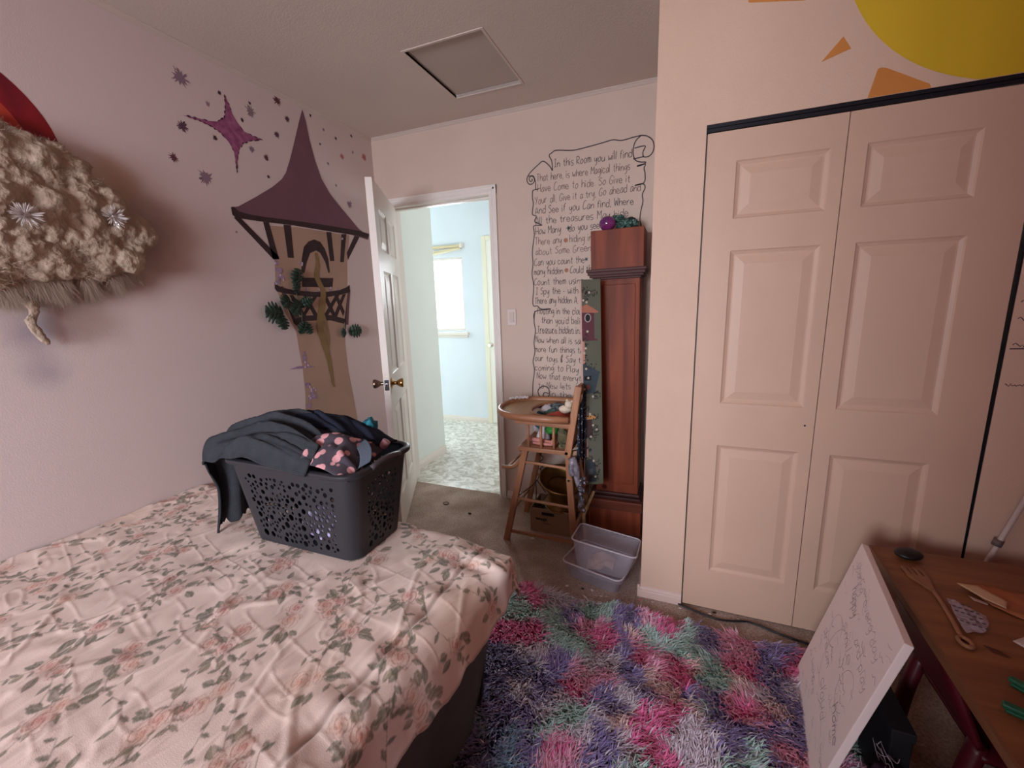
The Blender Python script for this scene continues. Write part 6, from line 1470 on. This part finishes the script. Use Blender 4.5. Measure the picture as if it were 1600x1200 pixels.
# ------------------------------------------------------------------ canvas leaning on the table edge
A, B_, T_ = Vector((2.420, -0.948, 0.012)), Vector((2.357, -1.398, 0.012)), Vector((2.551, -0.955, 0.552))
ex = (B_ - A); Wc = ex.length; ex.normalize(); ez = (T_ - A); ez = (ez - ex * ez.dot(ex)); Hc = ez.length; ez.normalize(); ey = ez.cross(ex)
if ey.x < 0: ey = -ey
cv = thing('canvas_board', 'white pencil-scribbled canvas leaning against the table edge on the rug', 'canvas', A)
mw = Matrix.Identity(3); mw.col[0] = ex; mw.col[1] = ey; mw.col[2] = ez
if mw.determinant() < 0: pass
cv.rotation_euler = mw.to_euler()
M_canvas = mat('primed_canvas', srgb(236, 216, 212), .8, bump=.3, bscale=700)
MB().box(0, Wc, 0, 0.019, 0, Hc, 0.002).build('stretched_canvas', M_canvas, cv)
sc = MB(); rs_ = random.Random(9)
FC = lambda u, v, w: (u, -0.0004 - w * .5, v)
def scr(text, u0, v0, u1, v1, size, pen=.0016): write_line(sc, text, (u0, v0), (u1, v1), size, FC, .006, pen, rs_)
scr('sharing', 0.05, 0.50, 0.16, 0.46, .035); scr('happy', 0.10, 0.44, 0.19, 0.40, .04, .003); scr('every day', 0.20, 0.47, 0.40, 0.43, .03); scr('smile', 0.16, 0.35, 0.30, 0.31, .035); scr('and play', 0.26, 0.38, 0.42, 0.35, .03)
scr('dream', 0.06, 0.24, 0.20, 0.20, .03); scr('cloud', 0.20, 0.16, 0.32, 0.12, .035, .002); scr('home', 0.33, 0.20, 0.43, 0.16, .035, .003); scr('we are', 0.08, 0.12, 0.2, 0.09, .03)
for cu, cv_, ru, rv in ((.2, .25, .07, .10), (.13, .30, .05, .05), (.34, .27, .05, .06)):
    ribbon(sc, [(cu + ru * math.cos(t), cv_ + rv * math.sin(t)) for t in np.linspace(.3, 5.6, 26)], .0012, FC)
for k in range(90):
    u, v = rs_.uniform(.02, .42), rs_.uniform(.04, .52); a = rs_.uniform(-.6, .2)
    pts = [(u + .008 * j * math.cos(a) + rs_.uniform(-.004, .004), v + .008 * j * math.sin(a) + rs_.uniform(-.008, .008)) for j in range(5)]
    ribbon(sc, pts, rs_.choice((.0008, .0012, .0018)), FC)
sc.build('pencil_scribble', mat('graphite', srgb(172, 152, 154), .6), cv)

# ------------------------------------------------------------------ things on the table
ms = thing('black_puck', 'small black rounded gadget at the back of the table', 'gadget', (2.692, -0.916, TZ + .0005), (0, 0, R(20)))
MB().blob((0, 0, 0.013), 0.034, 4, .03, 2, 1, (1.15, .9, .40)).build('shell', mat('matte_black_plastic', srgb(18, 16, 18), .45), ms, True)
MB().tube([(0.028 * math.cos(t), 0.022 * math.sin(t), .0125) for t in np.linspace(0, 2 * PI, 24)], .0011, 5, caps=False).build('seam_band', mat('charcoal_band', srgb(40, 36, 38), .5), ms, True)
fk = thing('wooden_fork', 'long wooden serving fork lying along the table\'s left edge', 'fork', (2.672, -1.06, TZ + .001), (0, 0, 0))
M_fork = wood('fork_wood', srgb(164, 112, 80), srgb(126, 82, 58), 'Y', 1.0, .5)
fb = MB(); fb.prism([(-0.026, 0.025), (-0.014, 0.0), (0.004, -0.040), (0.010, -0.040), (0.016, 0.0), (0.026, 0.025), (0.027, 0.032), (-0.027, 0.032)], .007, lambda u, v, w: (u, v, w)); fb.build('fork_head', M_fork, fk)
for k in range(4):
    x0 = -0.0255 + k * .0138; MB().prism([(x0, .031), (x0 + .0095, .031), (x0 + .0085 - .002, .074), (x0 + .0015 - .002, .074)], .006, lambda u, v, w: (u, v, w + .0005)).build('tine', M_fork, fk)
hb = MB().tube(curve_pts([(.007, -.036, .0045), (.002, -.09, .0048), (-.008, -.16, .005), (-.020, -.225, .005)], 5), [.006] * 10 + [.0055] * 6, 10, flat=.75); hb.build('handle', M_fork, fk, True)
MB().tube([(-.020 + .011 * math.cos(t), -.240 + .017 * math.sin(t), .005) for t in np.linspace(0, 2 * PI, 25)], .0052, 8, caps=False).build('handle_loop', M_fork, fk, True)
def sheet(name, label, cat, poly, z, m, curl=.0, seed=0, thick=.0012):
    """a loose flat sheet cut to an outline, slightly buckled"""
    b = MB(); vs = [b.bm.verts.new((p[0], p[1], z)) for p in poly]; f = b.bm.faces.new(vs)
    bmesh.ops.triangulate(b.bm, faces=[f]); bmesh.ops.subdivide_edges(b.bm, edges=b.bm.edges[:], cuts=5, use_grid_fill=True)
    for v in b.bm.verts: v.co.z = z + abs(curl * mnoise.noise(Vector((v.co.x * 22 + seed, v.co.y * 22, seed))))
    o = b.build(name, m, None, True); q = o.modifiers.new('t', 'SOLIDIFY'); q.thickness = thick; q.offset = 1
    return tag(o, label, cat)
M_kraft = mat('orange_kraft', srgb(172, 104, 68), .8, var=.2, vscale=30)
sheet('paper_bag', 'crumpled orange-brown paper bag on the table', 'paper bag', [(2.775, -1.035), (2.83, -1.02), (2.93, -1.05), (2.93, -1.16), (2.84, -1.16), (2.79, -1.12)], TZ + .003, M_kraft, .012, 1)
sheet('folded_card', 'cream folded card with a pencil line resting on the paper bag', 'card', [(2.750, -1.047), (2.795, -1.045), (2.830, -1.10), (2.810, -1.135), (2.780, -1.105)], TZ + .013, mat('cream_card', srgb(206, 172, 140), .8), .003, 2)
sheet('paper_slip', 'small pale paper slip half under the card', 'paper', [(2.760, -1.085), (2.790, -1.105), (2.785, -1.115), (2.762, -1.103)], TZ + .0015, mat('pale_slip', srgb(190, 158, 146), .8), .001, 3)
def wrap_mat():
    m = clear_plastic('printed_cellophane', srgb(196, 178, 192), .35, .2); return m
wr = thing('plastic_wrapper', 'crinkled clear wrapper with grey print on the table', 'wrapper', (2.70, -1.19, TZ + .001))
b = MB(); vs = [b.bm.verts.new((p[0] - 2.70, p[1] + 1.19, .002)) for p in [(2.697, -1.118), (2.712, -1.120), (2.752, -1.172), (2.742, -1.205), (2.715, -1.245), (2.672, -1.262), (2.682, -1.19)]]
f = b.bm.faces.new(vs); bmesh.ops.triangulate(b.bm, faces=[f]); bmesh.ops.subdivide_edges(b.bm, edges=b.bm.edges[:], cuts=5, use_grid_fill=True)
for v in b.bm.verts: v.co.z = .002 + abs(.014 * mnoise.noise(Vector((v.co.x * 40, v.co.y * 40, 4))))
b.build('film', wrap_mat(), wr)
pr = MB(); rp = random.Random(2)
for r0 in range(5):
    for k in range(5):
        x_, y_ = -.012 + .010 * k - .004 * r0, .035 - .020 * r0 - .004 * k
        if rp.random() < .8: pr.box(x_, x_ + .007, y_, y_ + .006, .0165, .0168)
pr.build('grey_print', mat('grey_wrapper_print', srgb(88, 76, 92), .6), wr)
sheet('white_paper', 'torn white paper at the right edge of the table', 'paper', [(2.762, -1.252), (2.80, -1.225), (2.85, -1.27), (2.80, -1.31)], TZ + .001, mat('white_paper', srgb(212, 196, 192), .8), .004, 5)
M_gpeg = mat('green_plastic', srgb(28, 92, 66), .4)
for (p, q, lab) in (((2.676, -1.402, .008), (2.73, -1.462, .008), 'green plastic peg farther from the front of the table'), ((2.622, -1.484, .008), (2.70, -1.520, .008), 'green plastic peg nearer the front of the table')):
    g = wthing('plastic_peg', lab, 'peg', (p[0], p[1], TZ), 'green pegs on the table')
    d = Vector(q) - Vector(p)
    MB().bar((p[0], p[1], TZ + .0125), (q[0], q[1], TZ + .0125), .016, .010, .003).build('upper_jaw', M_gpeg, g)
    MB().bar((p[0] + d.x * .06, p[1] + d.y * .06, TZ + .0045), (q[0], q[1], TZ + .0045), .018, .007, .002).build('lower_jaw', M_gpeg, g)
sheet('brown_scrap', 'small dark brown scrap on the table', 'scrap', [(2.690, -1.292), (2.712, -1.30), (2.726, -1.318), (2.700, -1.31)], TZ + .001, mat('brown_scrap', srgb(92, 44, 32), .8), .002, 6)
sheet('pink_scrap', 'small pinkish scrap at the table front', 'scrap', [(2.632, -1.535), (2.650, -1.53), (2.662, -1.55), (2.64, -1.56)], TZ + .001, mat('pink_scrap', srgb(188, 140, 128), .8), .003, 7)

# thin white rod leaning on the wall behind the table
rd = wthing('white_rod', 'thin white rod leaning on the wall behind the table', 'rod', (2.98, YC - .03, .0))
MB().tube([(2.86, YC - .045, .012), (3.10, YC - .012, .90)], .008, 10).build('rod', mat('white_plastic_rod', srgb(196, 176, 170), .4), rd, True)
MB().tube([(2.989, YC - .0275, .50), (2.995, YC - .0265, .522)], .013, 10).build('clip', mat('grey_clip', srgb(110, 92, 90), .5), rd, True)

# power cord along the closet door
cdp = [(2.022, -0.728, .006), (2.040, -0.735, .007), (2.085, -0.748, .006), (2.13, -0.762, .006), (2.18, -0.77, .006), (2.23, -0.762, .006), (2.29, -0.745, .006), (2.345, -0.755, .006), (2.40, -0.775, .006), (2.47, -0.79, .006), (2.56, -0.80, .006), (2.75, -0.80, .006)]
tag(MB().tube(curve_pts(cdp, 6), .0042, 8).build('power_cord', mat('black_rubber_cord', srgb(26, 24, 28), .45), None, True), 'black power cord lying on the carpet along the closet door', 'cord')

# bits on the carpet
M_scr = mat('white_scrap', srgb(206, 192, 186), .8); M_pkc = mat('pink_crumb', srgb(186, 110, 124), .8)
for i, (x_, y_, r_, lab, m) in enumerate([(1.526, -0.770, .008, 'white paper scrap on the carpet below the clear tub, leftmost one', M_scr), (1.645, -0.760, .007, 'white paper scrap on the carpet in front of the middle of the clear tub', M_scr), (1.69, -0.785, .005, 'white paper scrap nearest the rug below the clear tub', M_scr),
        (1.862, -0.752, .006, 'pink crumb at the left foot of the closet wall', M_pkc), (1.915, -0.748, .005, 'white crumb at the middle of the closet wall baseboard', M_scr), (2.031, -0.748, .005, 'white crumb at the right end of the closet baseboard', M_scr),
        (2.150, -0.744, .006, 'white crumb beside the power cord at the closet door', M_scr), (2.258, -0.735, .004, 'white crumb under the closet door right of the cord bend', M_scr), (1.237, -0.438, .009, 'white scrap on the carpet under the high chair front', M_scr), (2.168, -0.73, .007, 'dark crumb beside the power cord at the closet door', M_gap),
        (0.756, -0.294, .010, 'dark crumb on the carpet between bed and doorway', M_gap), (1.600, -0.765, .006, 'dark crumb on the carpet below the clear tub', M_gap)]):
    tag(MB().blob((x_, y_, r_ * .4), r_, 2, .6, 2, i, (1.2, .8, .45)).build('crumb', m, None, False), lab, 'crumb', 'crumbs and scraps on the carpet')
ht = MB().tube([(0.536 + .020 * math.cos(t), -0.219 + .016 * math.sin(t), .004) for t in np.linspace(0, 2 * PI, 24)], .0026, 6, caps=False)
tag(ht.build('hair_tie', mat('brown_elastic', srgb(92, 72, 54), .7), None, True), 'brown hair tie ring on the carpet near the doorway', 'hair tie')
